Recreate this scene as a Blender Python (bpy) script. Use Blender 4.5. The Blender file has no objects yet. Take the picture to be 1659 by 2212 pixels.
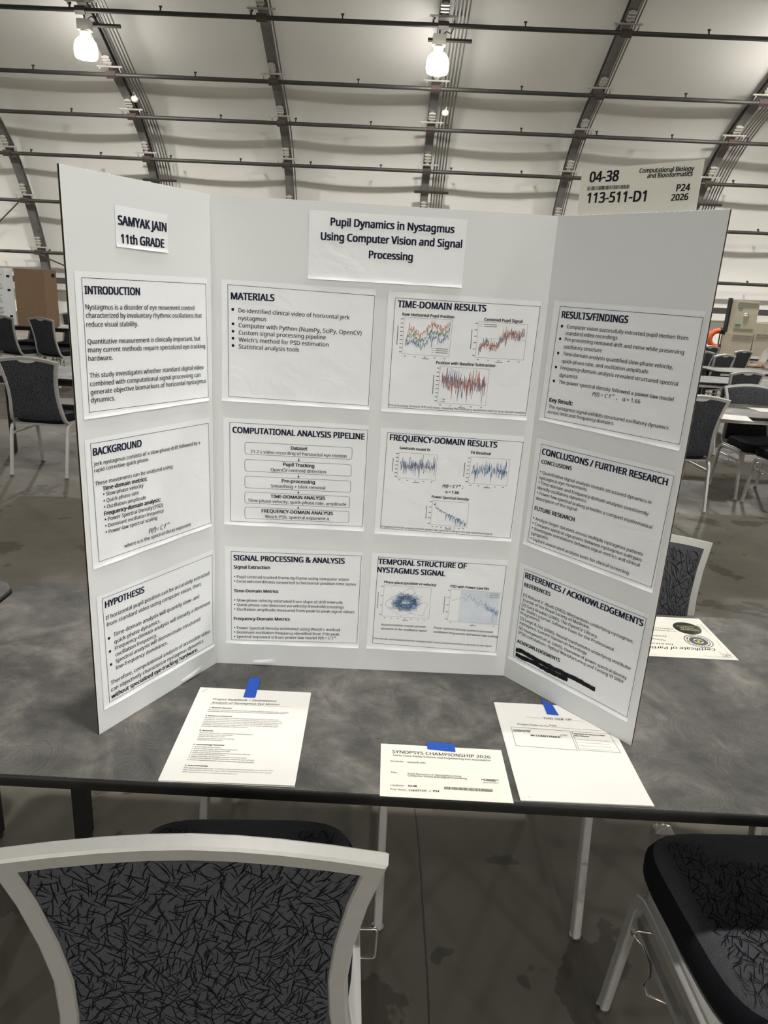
import bpy, bmesh, math, random, os
from mathutils import Vector, Matrix
from math import pi, sin, cos, tan, radians as rad, sqrt

scene = bpy.context.scene
C = scene.collection

# ------------------------------------------------------------------ camera, world, light, exposure
CAM = Vector((-0.0082, -1.3599, 1.5164))
YAW, PITCH, ROLL, FPX = 0.02783, -0.30197, 0.05903, 1554.6
def make_camera():
    f = Vector((sin(YAW)*cos(PITCH), cos(YAW)*cos(PITCH), sin(PITCH)))
    r = Vector((cos(YAW), -sin(YAW), 0)); u = r.cross(f)
    c, s = cos(ROLL), sin(ROLL)
    r2 = c*r + s*u; u2 = -s*r + c*u
    cd = bpy.data.cameras.new('camera'); cd.sensor_fit = 'HORIZONTAL'; cd.sensor_width = 36.0
    cd.lens = FPX/1659*36.0; cd.clip_start = 0.05; cd.clip_end = 200
    o = bpy.data.objects.new('camera', cd); C.objects.link(o)
    m = Matrix((r2, u2, -f)).transposed().to_4x4(); m.translation = CAM
    o.matrix_world = m; scene.camera = o
make_camera()
scene.view_settings.view_transform = 'Standard'; scene.view_settings.look = 'None'
scene.view_settings.gamma = 1.0; scene.view_settings.use_curve_mapping = False
scene.view_settings.exposure = 0.12
try:
    scene.cycles.use_denoising = True; scene.cycles.denoiser = 'OPENIMAGEDENOISE'
    scene.cycles.denoising_input_passes = 'RGB_ALBEDO_NORMAL'; scene.cycles.denoising_prefilter = 'ACCURATE'
    scene.cycles.max_bounces = 7; scene.cycles.diffuse_bounces = 4; scene.cycles.use_adaptive_sampling = True; scene.cycles.adaptive_threshold = 0.02; scene.cycles.sample_clamp_indirect = 6.0
except Exception:
    pass
world = bpy.data.worlds.new('world'); scene.world = world; world.use_nodes = True
world.node_tree.nodes['Background'].inputs[0].default_value = (0.02, 0.02, 0.02, 1)
world.node_tree.nodes['Background'].inputs[1].default_value = 0.1
LAMP_STRENGTH = 1230.0           # glow of the high bay lamps' lenses
REFLECTOR_STRENGTH = 26.0       # their acrylic reflectors leak a little upwards
LAMP_COLOUR = (1.0, 0.968, 0.91)

# ------------------------------------------------------------------ mesh helpers
class MB:
    def __init__(s): s.v=[]; s.f=[]; s.m=[]
    def add(s, vs, fs, mi=0):
        n=len(s.v); s.v.extend([tuple(v) for v in vs]); s.f.extend([tuple(i+n for i in f) for f in fs]); s.m.extend([mi]*len(fs)); return s
    def box(s, a, b, mi=0, M=None):
        vs=[Vector((x,y,z)) for x in (a[0],b[0]) for y in (a[1],b[1]) for z in (a[2],b[2])]
        if M: vs=[M@v for v in vs]
        return s.add(vs,[(0,1,3,2),(4,6,7,5),(0,4,5,1),(2,3,7,6),(0,2,6,4),(1,5,7,3)],mi)
    def quad(s,a,b,c,d,mi=0): return s.add([a,b,c,d],[(0,1,2,3)],mi)
    def loft(s, rings, mi=0, cap=True, closed=True):
        n=len(rings[0]); vs=[v for r in rings for v in r]; fs=[]
        for i in range(len(rings)-1):
            for j in range(n if closed else n-1):
                k=(j+1)%n; fs.append((i*n+j,i*n+k,(i+1)*n+k,(i+1)*n+j))
        if cap: fs.append(tuple(range(n-1,-1,-1))); fs.append(tuple((len(rings)-1)*n+j for j in range(n)))
        return s.add(vs,fs,mi)
    def sweep(s, path, prof, n0, mi=0, cap=True, closed=False):
        """prof: list of (a,b) offsets, a along the carried normal, b along tangent x normal; mitred corners"""
        P=[Vector(p) for p in path]; N=Vector(n0); rings=[]; L=len(P)
        tin=(P[1]-P[0]).normalized()
        N=(N-tin*N.dot(tin)).normalized()
        for i in range(L):
            if i==0: ti=to=(P[1]-P[0]).normalized()
            elif i==L-1: ti=to=(P[-1]-P[-2]).normalized()
            else: ti=(P[i]-P[i-1]).normalized(); to=(P[i+1]-P[i]).normalized()
            N=(N-ti*N.dot(ti)).normalized(); B=ti.cross(N)
            b=(ti+to); b = b.normalized() if b.length>1e-6 else ti
            ring=[]
            for (x,y) in prof:
                o=N*x+B*y; o=o-ti*(o.dot(b)/max(ti.dot(b),.2)); ring.append(P[i]+o)
            rings.append(ring)
            ax=ti.cross(to)
            if ax.length>1e-7:
                N=Matrix.Rotation(ti.angle(to),3,ax.normalized())@N
        return s.loft(rings,mi,cap)
    def tube(s, path, r, n=10, mi=0, soft=0):
        P=[Vector(p) for p in path]
        if soft:
            Q=[]
            for i in range(len(P)-1):
                a=P[max(i-1,0)];b=P[i];c=P[i+1];d=P[min(i+2,len(P)-1)]
                for k in range(soft):
                    t=k/soft; Q.append(.5*(2*b+(c-a)*t+(2*a-5*b+4*c-d)*t*t+(3*b-a-3*c+d)*t**3))
            P=Q+[P[-1]]
        t=(P[1]-P[0]).normalized()
        n0=Vector((0,0,1)) if abs(t.z)<.9 else Vector((1,0,0))
        return s.sweep(path,[(r*cos(2*pi*k/n),r*sin(2*pi*k/n)) for k in range(n)],n0,mi)
    def lathe(s, prof, n=28, mi=0, M=None):
        rings=[]
        for (r,z) in prof:
            ring=[Vector((max(r,1e-5)*cos(2*pi*k/n),max(r,1e-5)*sin(2*pi*k/n),z)) for k in range(n)]
            rings.append([M@v for v in ring] if M else ring)
        return s.loft(rings,mi)
    def mesh(s,name,mats,smooth=None):
        me=bpy.data.meshes.new(name); me.from_pydata([tuple(v) for v in s.v],[],s.f)
        for m in (mats if isinstance(mats,(list,tuple)) else [mats]): me.materials.append(m)
        me.polygons.foreach_set('material_index',s.m)
        if smooth is not None:
            me.polygons.foreach_set('use_smooth',[True]*len(me.polygons)); me.set_sharp_from_angle(angle=rad(smooth))
        me.update(); return me
    def build(s,name,mats,parent=None,smooth=None,loc=None):
        o=bpy.data.objects.new(name,s.mesh(name,mats,smooth)); C.objects.link(o)
        if parent is not None: o.parent=parent
        if loc is not None: o.location=loc
        return o
def normals_out(o):
    bm=bmesh.new(); bm.from_mesh(o.data); bmesh.ops.recalc_face_normals(bm,faces=bm.faces); bm.to_mesh(o.data); bm.free(); return o
def rect_prof(w,h,c):
    w/=2;h/=2
    return [(-w+c,-h),(w-c,-h),(w,-h+c),(w,h-c),(w-c,h),(-w+c,h),(-w,h-c),(-w,-h+c)]
def tag(o,label,cat,group=None):
    o['label']=label; o['category']=cat
    if group: o['group']=group
    return o
def struct(o): o['kind']='structure'; return o
def empty(name,loc=(0,0,0),rz=0):
    o=bpy.data.objects.new(name,None); o.empty_display_size=.05; C.objects.link(o); o.location=loc; o.rotation_euler=(0,0,rz); return o
def dup(root,loc,rz,label,group=None):
    r=root.copy(); C.objects.link(r); r.location=loc; r.rotation_euler=(0,0,rz); r['label']=label
    if group: r['group']=group
    for ch in list(root.children):
        c=ch.copy(); C.objects.link(c); c.parent=r
        for g in ch.children:
            d=g.copy(); C.objects.link(d); d.parent=c
    return r

# ------------------------------------------------------------------ materials
def lin(c): return tuple(((x/255)/12.92 if x/255<=.04045 else ((x/255+.055)/1.055)**2.4) for x in c)
class NT:
    def __init__(s,name):
        s.m=bpy.data.materials.new(name); s.m.use_nodes=True; s.t=s.m.node_tree; s.b=s.t.nodes['Principled BSDF']
    def n(s,typ,**kw):
        o=s.t.nodes.new(typ)
        for k,v in kw.items():
            if k.startswith('_'): setattr(o,k[1:],v)
        return o
    def link(s,a,b): s.t.links.new(a,b)
    def math(s,op,a,b=None,clamp=False):
        o=s.t.nodes.new('ShaderNodeMath'); o.operation=op; o.use_clamp=clamp
        for i,x in enumerate((a,b)):
            if x is None: continue
            if isinstance(x,(int,float)): o.inputs[i].default_value=x
            else: s.link(x,o.inputs[i])
        return o.outputs[0]
    def coord(s,scale=(1,1,1),rot=(0,0,0),kind='Object'):
        tc=s.t.nodes.new('ShaderNodeTexCoord'); mp=s.t.nodes.new('ShaderNodeMapping')
        mp.inputs['Scale'].default_value=scale; mp.inputs['Rotation'].default_value=rot
        s.link(tc.outputs[kind],mp.inputs[0]); return mp.outputs[0]
    def noise(s,vec,scale,detail=4,rough=.5,dist=0):
        o=s.t.nodes.new('ShaderNodeTexNoise'); o.inputs['Scale'].default_value=scale; o.inputs['Detail'].default_value=detail
        o.inputs['Roughness'].default_value=rough; o.inputs['Distortion'].default_value=dist
        s.link(vec,o.inputs['Vector']); return o.outputs['Fac']
    def noise_1d(s,w):
        o=s.t.nodes.new('ShaderNodeTexNoise'); o.noise_dimensions='1D'; o.inputs['Scale'].default_value=1.0; o.inputs['Detail'].default_value=1
        s.link(w,o.inputs['W']); return o.outputs['Fac']
    def ramp(s,fac,stops):
        o=s.t.nodes.new('ShaderNodeValToRGB'); e=o.color_ramp.elements
        while len(e)<len(stops): e.new(.5)
        for k,(p,c) in enumerate(stops):
            e[k].position=p; e[k].color=(*c,1) if len(c)==3 else c
        s.link(fac,o.inputs[0]); return o.outputs[0]
    def mix(s,fac,a,b):
        o=s.t.nodes.new('ShaderNodeMix'); o.data_type='RGBA'
        for i,x in ((0,fac),(6,a),(7,b)):
            if isinstance(x,(int,float)): o.inputs[i].default_value=x
            elif isinstance(x,tuple): o.inputs[i].default_value=(*x,1)
            else: s.link(x,o.inputs[i])
        return o.outputs[2]
    def bump(s,h,strength,dist):
        o=s.t.nodes.new('ShaderNodeBump'); o.inputs['Strength'].default_value=strength; o.inputs['Distance'].default_value=dist
        s.link(h,o.inputs['Height']); s.link(o.outputs[0],s.b.inputs['Normal'])
    def base(s,x):
        if isinstance(x,tuple): s.b.inputs['Base Color'].default_value=(*x,1)
        else: s.link(x,s.b.inputs['Base Color'])
    def set(s,rough=.6,metal=0,spec=.4):
        s.b.inputs['Roughness'].default_value=rough; s.b.inputs['Metallic'].default_value=metal; s.b.inputs['Specular IOR Level'].default_value=spec; return s.m
def plain(name,col,rough=.6,metal=0,spec=.4,var=.06,scale=30,bump=0):
    t=NT(name); v=t.coord(); n=t.noise(v,scale,3)
    a=tuple(c*(1-var) for c in col); b=tuple(min(1,c*(1+var)) for c in col)
    t.base(t.ramp(n,[(.3,a),(.7,b)]))
    if bump: t.bump(n,bump,.002)
    return t.set(rough,metal,spec)

M={}
M['board_white']=plain('corrugated_white_board',(.73,.755,.765),.75,0,.25,.018,420)
M['paper']=None
def paper_mat(name,col,wr):
    t=NT(name); v=t.coord(); n=t.noise(v,14,3,.5,.8); t.base(col); t.bump(n,wr,.006); return t.set(.7,0,.25)
M['paper']=paper_mat('glued_printer_paper',(.84,.865,.89),.35)
M['paper_flat']=paper_mat('loose_printer_paper',(.80,.79,.755),.10)
M['card']=paper_mat('cream_card_stock',(.81,.80,.725),.04)
M['ink']=plain('black_ink',(.012,.012,.016),.6,0,.2)
M['navy']=plain('navy_ink',(.007,.009,.034),.6,0,.2)
M['grey_ink']=plain('grey_ink',(.10,.10,.11),.6,0,.2)
M['blue']=plain('plot_blue',(.05,.16,.34),.6,0,.2)
M['orange']=plain('plot_orange',(.50,.16,.06),.6,0,.2)
M['green']=plain('plot_green',(.06,.19,.06),.6,0,.2)
M['pale_blue']=plain('plot_shade_blue',(.66,.72,.80),.7,0,.2)
M['yellow']=plain('logo_yellow',(.75,.66,.05),.6,0,.2)
M['gold']=plain('logo_gold',(.42,.40,.14),.6,0,.2)
M['seal_black']=plain('seal_black',(.03,.033,.036),.5,0,.3)
M['tape']=plain('blue_painter_tape',(.018,.085,.46),.75,0,.3,.10,300,.3)
def kraft_edge():
    t=NT('kraft_corrugated_edge'); v=t.coord(); sp=t.n('ShaderNodeSeparateXYZ'); t.link(v,sp.inputs[0])
    w=t.math('FRACT',t.math('MULTIPLY',sp.outputs[2],85.0)); t.base(t.ramp(w,[(.0,(.012,.009,.008)),(.55,(.02,.014,.012)),(.7,(.20,.155,.11)),(.8,(.02,.014,.012))]))
    return t.set(.9,0,.1)
M['kraft_edge']=kraft_edge()
M['kraft']=plain('brown_kraft_board',(.21,.140,.088),.85,0,.2,.05,40)
M['frame']=plain('satin_silver_frame',(.40,.40,.385),.40,.25,.5,.03,60)
M['chrome']=plain('chrome_wire',(.75,.75,.74),.12,1,.5)
M['rubber']=plain('dark_glide',(.02,.02,.02),.6)
M['black_metal']=plain('black_table_metal',(.010,.010,.011),.55,0,.35)
M['edge']=plain('black_table_edge',(.012,.012,.012),.5,0,.35,.2,60,.1)
def fabric():
    t=NT('charcoal_chair_fabric'); v=t.coord(); n=t.noise(v,900,2,.6); n2=t.noise(v,55,3,.6)
    c=t.ramp(n,[(.32,(.038,.040,.045)),(.68,(.100,.104,.114))])
    t.base(t.mix(t.math('MULTIPLY',n2,.35),c,(.03,.032,.038))); t.bump(n,.4,.0015); return t.set(.95,0,.12)
M['fabric']=fabric()
M['stroke']=plain('black_fabric_strokes',(.005,.005,.008),.95,0,.1)
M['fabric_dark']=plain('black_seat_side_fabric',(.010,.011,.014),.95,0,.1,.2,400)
def laminate():
    t=NT('brushed_graphite_laminate'); v=t.coord()
    nz=t.noise(v,4.2,5,.62,.8); n2=t.noise(v,15,5,.65,1.0); gr=t.noise(v,420,2,.6)
    def swirl(sc,freq,off,thr):
        mp=t.n('ShaderNodeMapping'); mp.inputs['Location'].default_value=(off,off*.7,0); t.link(v,mp.inputs[0])
        vo=t.n('ShaderNodeTexVoronoi'); vo.voronoi_dimensions='2D'; vo.inputs['Scale'].default_value=sc; vo.inputs['Randomness'].default_value=1; t.link(mp.outputs[0],vo.inputs['Vector'])
        fine=t.noise(mp.outputs[0],26,3,.6)
        d=t.math('ADD',t.math('MULTIPLY',vo.outputs['Distance'],freq),t.math('MULTIPLY',fine,9.0))
        w=t.noise_1d(d); w=t.math('MULTIPLY',t.math('SUBTRACT',w,.48,True),4.0,True)
        mask=t.noise(mp.outputs[0],11,4,.6,.9)
        return t.math('MULTIPLY',w,t.math('MULTIPLY',t.math('SUBTRACT',mask,thr,True),6.0,True))
    sw=t.math('MAXIMUM',swirl(6.5,170,0,.43),swirl(9.0,130,3.7,.43))
    c=t.ramp(nz,[(.30,(.034,.034,.034)),(.48,(.088,.085,.080)),(.66,(.225,.214,.194))])
    c=t.mix(t.ramp(n2,[(.38,(0,0,0)),(.66,(.75,.75,.75))]),c,(.052,.052,.052))
    c=t.mix(t.math('MULTIPLY',sw,.38),c,(.32,.31,.29))
    c=t.mix(t.math('MULTIPLY',t.math('SUBTRACT',gr,.5,True),.25),c,(.2,.195,.185)); t.base(c)
    return t.set(.55,0,.22)
M['laminate']=laminate()
def concrete():
    t=NT('stained_concrete_floor'); v=t.coord()
    n=t.noise(v,.55,6,.62,.3); n2=t.noise(v,3.0,5,.65,.3); st=t.noise(v,2.6,5,.58,.4); n3=t.noise(v,28,3,.6)
    c=t.ramp(n,[(.3,(.088,.081,.066)),(.55,(.130,.119,.098)),(.75,(.175,.161,.133))])
    c=t.mix(t.math('MULTIPLY',n2,.38),c,(.075,.069,.057))
    stain=t.ramp(st,[(.598,(0,0,0)),(.612,(1,1,1))]); c=t.mix(t.math('MULTIPLY',stain,.60),c,(.034,.031,.025))
    sp=t.noise(v,6.5,2,.5,.2); spot=t.ramp(sp,[(.69,(0,0,0)),(.71,(1,1,1))]); c=t.mix(t.math('MULTIPLY',spot,.6),c,(.03,.028,.022))
    # two saw cut joints wandering through the slab
    s=t.n('ShaderNodeSeparateXYZ'); t.link(v,s.inputs[0])
    wob=t.math('MULTIPLY',t.math('SUBTRACT',n,.5),.06)
    x=t.math('ADD',s.outputs[0],wob)
    d=t.math('ABSOLUTE',t.math('SUBTRACT',x,.19)); line=t.math('LESS_THAN',d,.0025)
    c=t.mix(t.math('MULTIPLY',line,.75),c,(.03,.028,.024)); t.base(c)
    t.link(t.ramp(n2,[(.3,(.50,.50,.50)),(.7,(.72,.72,.72))]),t.b.inputs['Roughness'])
    t.bump(n3,.12,.004); t.set(.6,0,.2); return t.m
M['concrete']=concrete()
M['tent']=plain('white_vinyl_roof_fabric',(.66,.65,.62),.55,0,.35,.02,.6)
M['steel']=plain('dark_galvanised_beam',(.15,.147,.14),.5,.4,.4,.15,4)
M['purlin']=plain('dark_steel_pipe',(.040,.038,.034),.5,.3,.4,.2,3)
M['plate']=plain('bright_galvanised_plate',(.52,.50,.46),.45,.4,.5,.08,8)
M['conduit']=plain('grey_conduit',(.16,.155,.145),.45,.5,.4)
M['red_clamp']=plain('rusty_red_clamp',(.055,.040,.036),.6)
M['white_plastic']=plain('cream_plastic',(.75,.70,.58),.5)
def glow(nm,e):
    t=NT(nm); t.base((.9,.9,.88)); t.b.inputs['Emission Color'].default_value=(*LAMP_COLOUR,1); t.b.inputs['Emission Strength'].default_value=e; return t.set(.4)
M['glow']=glow('lit_lamp_lens',LAMP_STRENGTH)
M['glow_dim']=glow('lit_acrylic_reflector',REFLECTOR_STRENGTH)
M['beige']=plain('beige_painted_sheet_metal',(.36,.335,.255),.5,0,.4,.04,5)
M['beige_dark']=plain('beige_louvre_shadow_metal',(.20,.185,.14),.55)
M['black_plastic']=plain('black_plastic',(.012,.012,.013),.5)
M['dark_band']=plain('dark_base_beam',(.035,.034,.033),.6)
M['hose']=plain('orange_duct_hose',(.42,.075,.025),.65,0,.3,.15,30)
M['skin']=plain('skin',(.46,.28,.20),.55)
M['knit']=plain('white_grey_knit',(.52,.50,.46),.95,0,.1,.25,70,.5)
M['hair']=plain('black_hair',(.010,.009,.009),.5)
M['trouser']=plain('dark_trousers',(.02,.022,.03),.9)
M['teal']=plain('teal_label',(.04,.17,.19),.5)
def film():
    t=NT('clear_plastic_film'); t.base((.9,.9,.9)); t.b.inputs['Alpha'].default_value=.2; t.b.inputs['Roughness'].default_value=.15; return t.m
M['film']=film()

# ------------------------------------------------------------------ hall frame: the long wall runs almost square to the view
S=4.2; PSI=-0.031834; TILT=0.012901; X0=-2.797; SKEW=-0.0115
def HP(x,y,z):
    """hall coordinates in metres, measured from under the camera, z above the floor"""
    c,s=cos(PSI),sin(PSI)
    return Vector((CAM.x+c*x-s*y, CAM.y+s*x+c*y, z+TILT*x))
half=[(6.02,-.45),(6.02,-.1),(5.969,.148),(5.805,.509),(5.609,.801),(5.334,1.016),(4.986,1.176),(4.56,1.384),(3.9,1.70),(3.0,2.12),(2.0,2.58),(1.3,2.88),(.9,2.96)]
def smooth_profile(pts,n=4):
    out=[]
    for i in range(len(pts)-1):
        p0=pts[max(i-1,0)];p1=pts[i];p2=pts[i+1];p3=pts[min(i+2,len(pts)-1)]
        for k in range(n):
            t=k/n
            out.append(tuple(.5*((2*p1[j])+(-p0[j]+p2[j])*t+(2*p0[j]-5*p1[j]+4*p2[j]-p3[j])*t*t+(-p0[j]+3*p1[j]-3*p2[j]+p3[j])*t**3) for j in (0,1)))
    out.append(pts[-1]); return out
hp=smooth_profile(half)
prof=hp+[(1.8-y,z) for y,z in hp[-2::-1]]
prof=[(y*S,1.516+z*S) for y,z in prof]          # metres
def offset_profile(d):
    out=[]
    for i,(y,z) in enumerate(prof):
        a=prof[max(i-1,0)];b=prof[min(i+1,len(prof)-1)]
        ty,tz=b[0]-a[0],b[1]-a[1]; l=sqrt(ty*ty+tz*tz); out.append((y+d*tz/l,z-d*ty/l))
    return out
def truss_x(k,y): return (X0+k)*S+SKEW*y

# floor
fl=MB().quad((-32,-32,0),(52,-32,0),(52,38,0),(-32,38,0)).build('floor',M['concrete']); struct(fl); fl['label']='stained grey brown concrete slab floor'
# fabric roof
def roof():
    m=MB(); pr=offset_profile(.55); xs=[]; k=-2
    K0,K1=-2,11
    n=(K1-K0)*10
    rings=[]
    for i in range(n+1):
        fr=K0+(K1-K0)*i/n; w=sin(pi*(fr-math.floor(fr)))
        ring=[]
        for j,(y,z) in enumerate(pr):
            a=pr[max(j-1,0)];b=pr[min(j+1,len(pr)-1)]
            ty,tz=b[0]-a[0],b[1]-a[1]; l=sqrt(ty*ty+tz*tz)
            sag=.16*w*(1 if z>2.2 else .25)
            ring.append(HP((X0+fr)*S+SKEW*y, y+sag*tz/l, z-sag*ty/l))
        rings.append(ring)
    m.loft(rings,0,False,False)
    o=m.build('ceiling',M['tent'],None,60); struct(o); o['label']='white fabric roof stretched over curved ribs'
roof()
pr=offset_profile(.57)
for nm,k in (('wall_left',-2),('wall_right',11)):
    o=MB().add([HP((X0+k)*S+SKEW*y,y,z) for y,z in pr],[tuple(range(len(pr)))]).build(nm,M['tent']); struct(o)
bd=MB()
bd.box((-28,0,0),(40,.18,.19)); o=bd.build('trim_1',M['dark_band']); struct(o)
o.matrix_world=Matrix.Translation(HP(0,6.0*S,1.17))@Matrix.Rotation(PSI,4,'Z')@Matrix.Rotation(-TILT,4,'Y')

# ribs
RIB=['first rib from the left, low behind the white poster','rib with conduit and lamp above the left wing','bare rib rising behind the centre panel, left half','rib with conduit and lamp above the title','bare rib leaning right above the number card','rib with conduit at the right edge of the roof']
PUR=[(4.56,1.384),(4.986,1.176),(5.334,1.016),(5.609,.801),(5.805,.509),(5.969,.148)]
def frame_at(y,z):
    i=min(range(len(prof)),key=lambda i:(prof[i][0]-y)**2+(prof[i][1]-z)**2); i=max(1,min(len(prof)-2,i))
    a,b=prof[i-1],prof[i+1]; ty,tz=b[0]-a[0],b[1]-a[1]; l=sqrt(ty*ty+tz*tz); return (ty/l,tz/l),(tz/l,-ty/l)   # up along, outward
def hall_box(m,x,y,z,dx,du,dn,ox=0,ou=0,on=0,mi=0):
    """box of size dx,du,dn about a profile point moved by ox,ou,on"""
    u,n=frame_at(y,z); vs=[]
    for a in (-.5,.5):
        for b in (-.5,.5):
            for c in (-.5,.5):
                U=ou+b*du; Nn=on+c*dn
                vs.append(HP(x+ox+a*dx, y+u[0]*U+n[0]*Nn, z+u[1]*U+n[1]*Nn))
    m.add(vs,[(0,1,3,2),(4,6,7,5),(0,4,5,1),(2,3,7,6),(0,2,6,4),(1,5,7,3)],mi)
def make_rib(k):
    root=empty('roof_rib',HP(truss_x(k,6.02*S),6.02*S,0)); inv=Matrix.Translation(-root.location)
    tag(root,RIB[k],'roof beam','curved ribs of the hall roof')
    def put(m,name,mat,sm=None):
        m.v=[tuple(inv@Vector(v)) for v in m.v]; return m.build(name,mat,root,sm)
    pp=[p for p in offset_profile(.30)][1:len(prof)//2+26]
    m=MB(); path=[HP(truss_x(k,y),y,z) for y,z in pp]
    m.sweep(path,[(-.11,-.10),(.11,-.10),(.11,-.07),(.05,-.07),(.05,.07),(.11,.07),(.11,.10),(-.11,.10),(-.11,.07),(-.05,.07),(-.05,-.07),(-.11,-.07)][::1],(1,0,0)); put(m,'beam',M['steel'])
    for (y,z) in PUR:
        y*=S; z=1.516+z*S; x=truss_x(k,y)
        m=MB(); hall_box(m,x,y,z,.66,.035,.03,0,.13,.12); hall_box(m,x,y,z,.03,.14,.03,-.25,.06,.08); hall_box(m,x,y,z,.03,.14,.03,.25,.06,.08); put(m,'bracket_plate',M['plate'])
        m=MB()
        for j in range(3): hall_box(m,x,y,z,.19,.035,.05,0,.25+.09*j,.13)
        hall_box(m,x,y,z,.10,.30,.04,0,.30,.16); put(m,'spacer_block',M['plate'])
        m=MB()
        hall_box(m,x,y,z,.24,.125,.125)
        put(m,'clamp',M['red_clamp'])
    if k%2==1:
        for j in range(5):
            m=MB(); q=offset_profile(.2)[2:len(prof)//2+26]
            m.tube([HP(truss_x(k,y)+.22+.085*j,y,z) for y,z in q],.02,6); put(m,'conduit',M['conduit'],40)
        for y0 in (4.66,5.72):
            i=min(range(len(prof)//2),key=lambda i:abs(prof[i][0]-y0*S)); y,z=prof[i]
            m=MB(); hall_box(m,truss_x(k,y),y,z,1.05,.06,.06,.2,0,.14); put(m,'crossbar',M['purlin'])
    else:
        for j in range(2):
            m=MB(); q=offset_profile(.2)[2:len(prof)//2+26]
            m.tube([HP(truss_x(k,y)+.14+.07*j,y,z) for y,z in q],.018,6); put(m,'conduit',M['conduit'],40)
for k in range(6): make_rib(k)
# purlins
PN=['topmost pipe crossing the roof above both lamps','pipe crossing the roof just below both lamps','third pipe down across the roof','pipe crossing the roof level with the top of the number card','pipe passing behind the top of the board','lowest pipe along the foot of the roof fabric']
for i,(y,z) in enumerate(PUR):
    y*=S; z=1.516+z*S
    base=HP(0,y,z); inv=Matrix.Translation(-base)
    m=MB(); m.tube([HP(X0*S-9+1.0*j,y,z) for j in range(46)],.052,10); m.v=[tuple(inv@Vector(v)) for v in m.v]
    p=m.build('roof_purlin',M['purlin'],None,60,base); tag(p,PN[i],'roof pipe','horizontal pipes under the roof fabric')
    for j in range(19):
        x=X0*S-3.0+S*j*.5+.45+.3*i%1
        m=MB(); hall_box(m,x,y,z,.028,.03,.11,0,.04,.06); hall_box(m,x,y,z,.07,.03,.025,0,.06,.12)
        m.v=[tuple(inv@Vector(v)) for v in m.v]; m.build('stud',M['purlin'],p)
# brace cables by the left rib
def cable(name,a,b,lab):
    m=MB(); L=b-a; m.tube([Vector((0,0,0)),L*.5+Vector((0,0,-.02)),L],.022,6); o=m.build(name,M['purlin'],None,60,a); tag(o,lab,'brace'); return o
cable('brace_rod',HP(truss_x(0,24.4)-2.2,24.6,1.516+.1*S),HP(truss_x(0,24.4)-.05,24.2,1.516+.50*S),'thin diagonal rod left of the first rib')
cable('brace_rod',HP(truss_x(0,24.6)+.05,24.7,1.516+.14*S),HP(truss_x(0,24.6)+2.2,24.9,1.516-.05*S),'thin diagonal rod dropping right from the first rib')
# lamps
def make_lamp():
    root=empty('high_bay_lamp'); tag(root,'lamp','lamp','high bay lamps under the roof')
    MB().lathe([(.02,.24),(.10,.235),(.17,.20),(.235,.12),(.262,.03),(.27,-.08),(.262,-.16),(.24,-.20)],28).build('reflector',M['glow_dim'],root,50)
    MB().lathe([(.240,-.2005),(.232,-.212),(.15,-.228),(.02,-.235)],28).build('lens',M['glow'],root,50)
    MB().lathe([(.05,.24),(.11,.25),(.12,.33),(.10,.36),(.03,.365)],20).build('collar',M['white_plastic'],root,40)
    MB().box((-.15,-.11,.36),(.15,.11,.58)).build('ballast_box',M['plate'],root)
    MB().tube([(0,0,.58),(0,0,.95)],.018,8).build('hanger',M['purlin'],root,60)
    MB().tube([(.05,0,.58),(.16,0,.66),(.26,0,.62),(.32,0,.74),(.30,0,.95)],.012,6).build('power_cord',M['black_plastic'],root,60)
    return root
lampA=make_lamp()

UNSEEN_LAMPS=[(k,4.62) for k in (-1,5,7,9)]+[(k,.1) for k in (3,5,7)]+[(k,-2.82) for k in (1,3,5,7,9)]  # unseen lamps; overhead and rear rows added to brighten table and board
first=True
def lamp_at(x,y,z,label):
    global first
    if first: first=False; lampA.location=(0,0,0); lampA.location=HP(x,y,z); lampA['label']=label
    else: dup(lampA,HP(x,y,z),0,label)
def hanging_z(y): 
    i=min(range(len(prof)),key=lambda i:abs(prof[i][0]-y) if prof[i][1]>3 else 99); return prof[i][1]
YL=4.62*S; ZL=1.516+1.193*S
lamp_at(.134*S,YL,ZL+.1,'glowing high bay lamp above the title, centre of the roof')
lamp_at(-1.853*S,YL,ZL+.1,'glowing high bay lamp high above the left wing')
for k,y in UNSEEN_LAMPS:
    lamp_at(truss_x(k,y*S)-.1,y*S,(ZL+.1 if y>4 else hanging_z(y*S)-.75),'unseen high bay lamp added under the roof, beyond the picture edge')
# small sensors on the conduits
for x,y,z,lab in ((.2*S,4.7*S,1.516+.991*S,'small cream sensor on the conduit below the centre lamp'),(-1.615*S,4.7*S,1.516+.993*S,'small cream sensor on the conduit below the left lamp')):
    f=5.25/4.7
    m=MB().lathe([(.02,.14),(.045,.12),(.05,.06),(.09,.02),(.10,-.02),(.085,-.07),(.04,-.10),(.005,-.105)],16)
    o=m.build('ceiling_sensor',M['white_plastic'],None,50,HP(x*f,y*f,1.516+(z-1.516)*f)); tag(o,lab,'sensor')

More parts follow.
